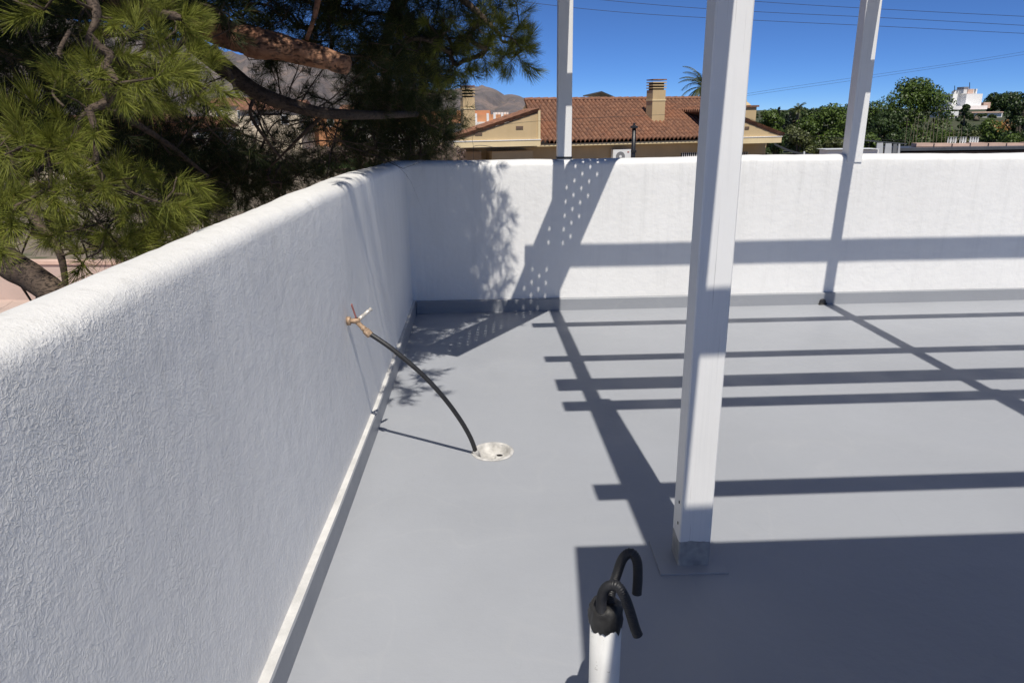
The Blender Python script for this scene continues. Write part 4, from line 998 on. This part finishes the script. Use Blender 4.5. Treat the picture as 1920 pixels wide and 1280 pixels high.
for k, (lab, px, pt, hw, Y, mt, n) in enumerate([
    ('olive green shrub mass right of the black shade cloth', 1500, 240, 46, 48, 'leaf_olive', 5000), ('dark shrub beside the right end of the tiled house', 1455, 242, 30, 44, 'leaf_dark', 3500),
    ('yellowish shrub left of the right post above the parapet', 1560, 252, 42, 40, 'leaf_olive', 4500), ('bright shrub just right of the right post', 1632, 248, 30, 36, 'leaf', 3500),
    ('dense shrub under the tallest tree', 1700, 240, 50, 40, 'leaf_dark', 5500), ('green shrub behind the thin stakes', 1760, 238, 50, 38, 'leaf', 6000),
    ('shrub with orange blossom below the villa', 1822, 240, 40, 38, 'leaf_olive', 5000), ('tall green shrub right of the orange blossom', 1872, 222, 44, 40, 'leaf', 6000),
    ('green shrub at the right edge above the pink coping', 1915, 240, 34, 32, 'leaf', 5000), ('olive shrub on the slope under the fan palm', 1496, 232, 40, 75, 'leaf_olive', 3500),
    ('dark slope shrub left of the fan palm', 1462, 236, 32, 80, 'leaf_dark', 3000), ('green shrub before the apartment block by the house corner', 845, 270, 14, 40, 'leaf', 1500),
    ('distant dark wood edge behind the cypresses', 1470, 201, 90, 120, 'leaf_dark', 5000), ('distant wood edge behind the tallest tree', 1620, 200, 100, 120, 'leaf_dark', 6500), ('distant wood edge left of the villa', 1765, 200, 40, 140, 'leaf_dark', 3500),
    ('distant wood edge between the fan palm and the dark bushy tree', 1535, 199, 60, 122, 'leaf_dark', 4000), ('distant wood edge right of the villa', 1910, 194, 60, 150, 'leaf_dark', 4500), ('distant wood edge under the villa terrace', 1830, 214, 70, 118, 'leaf_dark', 4000),
    ('grey green shrub just under the villa wall', 1800, 236, 40, 70, 'leaf_olive', 4000), ('dark shrub below the right wing of the villa', 1868, 234, 44, 80, 'leaf_dark', 4500),
    ('low dark shrub under the dense pine crown', 640, 300, 60, 24, 'leaf_dark', 4200), ('olive shrub low behind the dead pine twigs', 520, 300, 70, 26, 'leaf_olive', 4200), ('dark shrub low behind the middle pine foliage', 400, 320, 80, 22, 'leaf_dark', 4200)]):
    t = broad_tree(lab, px, pt, hw, Y, mt, n, 40 + k, 'shrub', 'shrub', SH, pbot=330, blobs=16)
bl = at(1868, 238, 37); fl = leafmesh('orange_blossom', [tuple(at(1868 + i * 5, 232 + (i % 3) * 4, 37.2)) for i in range(5)], [.35] * 5, 90, .06, 'flower', None, .6, 5)
tag(fl, 'patch of orange blossom on the shrubs below the white villa', 'blossom', None, 'stuff')
for k, (px, pt, hw, Y, lab) in enumerate([(1461, 199, 4.5, 95, 'tallest thin cypress, nearest the stubby chimney'), (1476, 215, 6, 90, 'short cypress between the tallest cypress and the fan palm'), (1483, 208, 6, 92, 'dark cypress touching the left of the fan palm'), (1500, 214, 7, 96, 'dark cypress right behind the fan palm'), (1512, 220, 8, 98, 'low broad cypress right of the fan palm')]):
    top = at(px, pt, Y); z0 = gz(top.x, Y); t = thing('cypress_tree', Vector((top.x, Y, z0)), lab, 'cypress', 'cypresses on the slope'); r = hw / F * Y
    n = 12; cs = [(top.x, Y, z0 + (top.z - z0 - r * .3) * (i + .5) / n) for i in range(n)]; rs = [r * (1 - .75 * (i / n) ** 2) for i in range(n)]
    leafmesh('crown', cs, rs, 1500, .17, 'leaf_cypress', t, 1.4, 80 + k)
    MB().tube([Vector((top.x, Y, z0)), Vector((top.x, Y, z0 + 2))], [.12, .08], 6).build('trunk', M['stem'], t)
def palm(label, px, pc, Y, L, nf, r, seed):
    g = random.Random(seed); c = at(px, pc, Y); z0 = gz(c.x, Y); t = thing('palm_tree', Vector((c.x, Y, z0)), label, 'palm tree')
    MB().tube([Vector((c.x, Y, z0)), Vector((c.x + .1, Y, (z0 + c.z) / 2)), c], [r * 1.2, r, r], 10).build('trunk', M['stem'], t, True)
    for k in range(nf):
        az = 2 * math.pi * k / nf + g.uniform(-.15, .15); el = R(g.choice([75, 55, 35, 12, -15]) + g.uniform(-8, 8)); d = Vector((math.cos(az), math.sin(az), 0)); l = L * g.uniform(.85, 1.1)
        pts = []; p = c.copy(); e = el
        for i in range(9): pts.append(p.copy()); p = p + (d * math.cos(e) + UP * math.sin(e)) * (l / 8); e -= R(11)
        m = MB(); side = d.cross(UP).normalized()
        for i in range(1, 9):
            for h2 in (0, .5):
                q = pts[i - 1].lerp(pts[i], h2); f = (pts[i] - pts[i - 1]).normalized(); ll = l * .22 * math.sin(math.pi * min(.97, (i + h2) / 9.2)) + .05
                for s_ in (-1, 1):
                    tip = q + (side * s_ * .8 + f * .75 - UP * .35) * ll; m.add([q - f * .03, q + f * .05, tip], [(0, 1, 2)])
        m.tube(pts, [.035 * (1 - i / 10) for i in range(9)], 4); m.build('frond', M['leaf_olive'], t)
    return t
palm('date palm with arching fronds behind the tiled roof, left of the nearest post', 1318, 164, 52, 2.1, 34, .22, 3)
palm('small fan palm on the slope among the cypresses', 1496, 207, 88, 1.3, 22, .18, 4)
# thin stakes among the shrubs
ORD = 'first second third fourth fifth sixth seventh eighth ninth tenth eleventh twelfth thirteenth fourteenth fifteenth sixteenth'.split()
for k in range(16):
    px = 1700 + k * 7.6 + rnd.uniform(-2, 2); Y = 30 + rnd.uniform(-1, 2); a = at(px - 4, 272, Y); b = at(px + rnd.uniform(-1, 5), 212 + rnd.uniform(0, 22), Y + .2)
    if k > 10: b = b + (a - b) * .25
    o = MB().tube([Vector((a.x, a.y, gz(a.x, a.y))), a, b], [.014, .012, .006], 5).build('garden_stake', M['dry'], None)
    tag(o, ORD[k] + ' thin dry stake from the left, standing in the shrubs above the pink coping', 'stake', 'thin stakes among the shrubs')
# dry reed fence below the apartment block
fe = thing('reed_fence', at(815, 300, 26), 'dry reed fence between the dense pine crown and the ochre house', 'fence')
for k in range(46):
    px = 752 + k * 2.3; a = at(px, 305, 26); b = at(px + rnd.uniform(-1, 1), 277 + rnd.uniform(-2, 5) + max(0, 12 - k * .6), 26)
    MB().tube([Vector((a.x, a.y, GZ)), b], [.014, .009], 4).build('reed', M['dry'], fe)
leafb = leafmesh('dry_scrub', [tuple(at(760 + i * 9, 288 + (i % 3) * 4, 27.5)) for i in range(11)] + [tuple(at(590 + i * 14, 292, 28)) for i in range(9)], [.5] * 20, 5200, .06, 'scrub', None, .8, 11); leafb['kind'] = 'stuff'
leafb['label'] = 'dry purplish scrub behind the reed fence'; leafb['category'] = 'scrub'

# low ground on the left seen past the pine
pv = MB().add([(-30, 6, GZ + .01), (-6.0, 6, GZ + .01), (-8.5, 24, GZ + .01), (-34, 26, GZ + .01)], [(0, 1, 2, 3)]).build('pavement', M['pave']); struct(pv)
gw = thing('garden_wall', (-12, 19, GZ), 'low pinkish garden wall on the ground left below the pine', 'wall')
MB().bar((-22, 20.5, GZ + .5), (-6, 19.0, GZ + .5), .25, 1.0).build('wall_body', M['pave'], gw); MB().bar((-22, 20.5, GZ + 1.04), (-6, 19.0, GZ + 1.04), .34, .08).build('coping', M['pink'], gw)
tb = at(90, 478, 13); vs = []; fs = []
for i in range(14):
    for j in range(8):
        x, y = i / 13 * 2.0 - 1, j / 7 * 1.2 - .6
        vs.append(Vector((-9.4 + x, 15.4 + y, GZ + .62 - .5 * max(abs(x) ** 3, (abs(y) / .6) ** 3) + .08 * mnoise.noise((x * 3, y * 3, 0)))))
for i in range(13):
    for j in range(7): fs.append((i * 8 + j, i * 8 + j + 1, (i + 1) * 8 + j + 1, (i + 1) * 8 + j))
o = MB().add(vs, fs).build('tarpaulin', M['blue'], None, True); tag(o, 'blue tarpaulin heaped on the paving below the pine branches', 'tarpaulin')

# ------------------------------------------------------------------ overhead cables
def cable(pts, label, r=.0065):
    c = smoothcurve([at(*p) for p in pts], 14); o = MB().tube(c, r, 5).build('overhead_cable', M['wire'], None, True); return tag(o, label, 'cable', None)
cable([(880, -8, 24), (1200, 26, 24), (1700, 52, 24), (2100, 72, 24)], 'lowest of the three cables crossing the top of the sky')
cable([(900, -22, 24), (1300, 15, 24), (1700, 36, 24), (2100, 58, 24)], 'middle of the three cables crossing the top of the sky')
cable([(1000, -30, 24), (1417, 3, 24), (1700, 20, 24), (2100, 40, 24)], 'topmost of the three cables crossing the top of the sky')
cable([(1240, 205, 34), (1400, 176, 34), (1600, 146, 34), (1800, 117, 34), (2000, 84, 34)], 'upper of the two slanting cables above the right trees', .005)
cable([(1240, 208, 34), (1400, 180, 34), (1600, 151, 34), (1800, 121, 34), (2000, 90, 34)], 'lower of the two slanting cables above the right trees', .005)
cable([(1250, 215, 28), (1100, 222, 28), (960, 232, 28), (892, 250, 28), (888, 280, 28), (888, 310, 28)], 'thin cable looping down over the house gable', .006)
cable([(1440, 250, 27), (1560, 258, 25), (1700, 264, 23)], 'thin cable crossing low in front of the shrubs', .006)
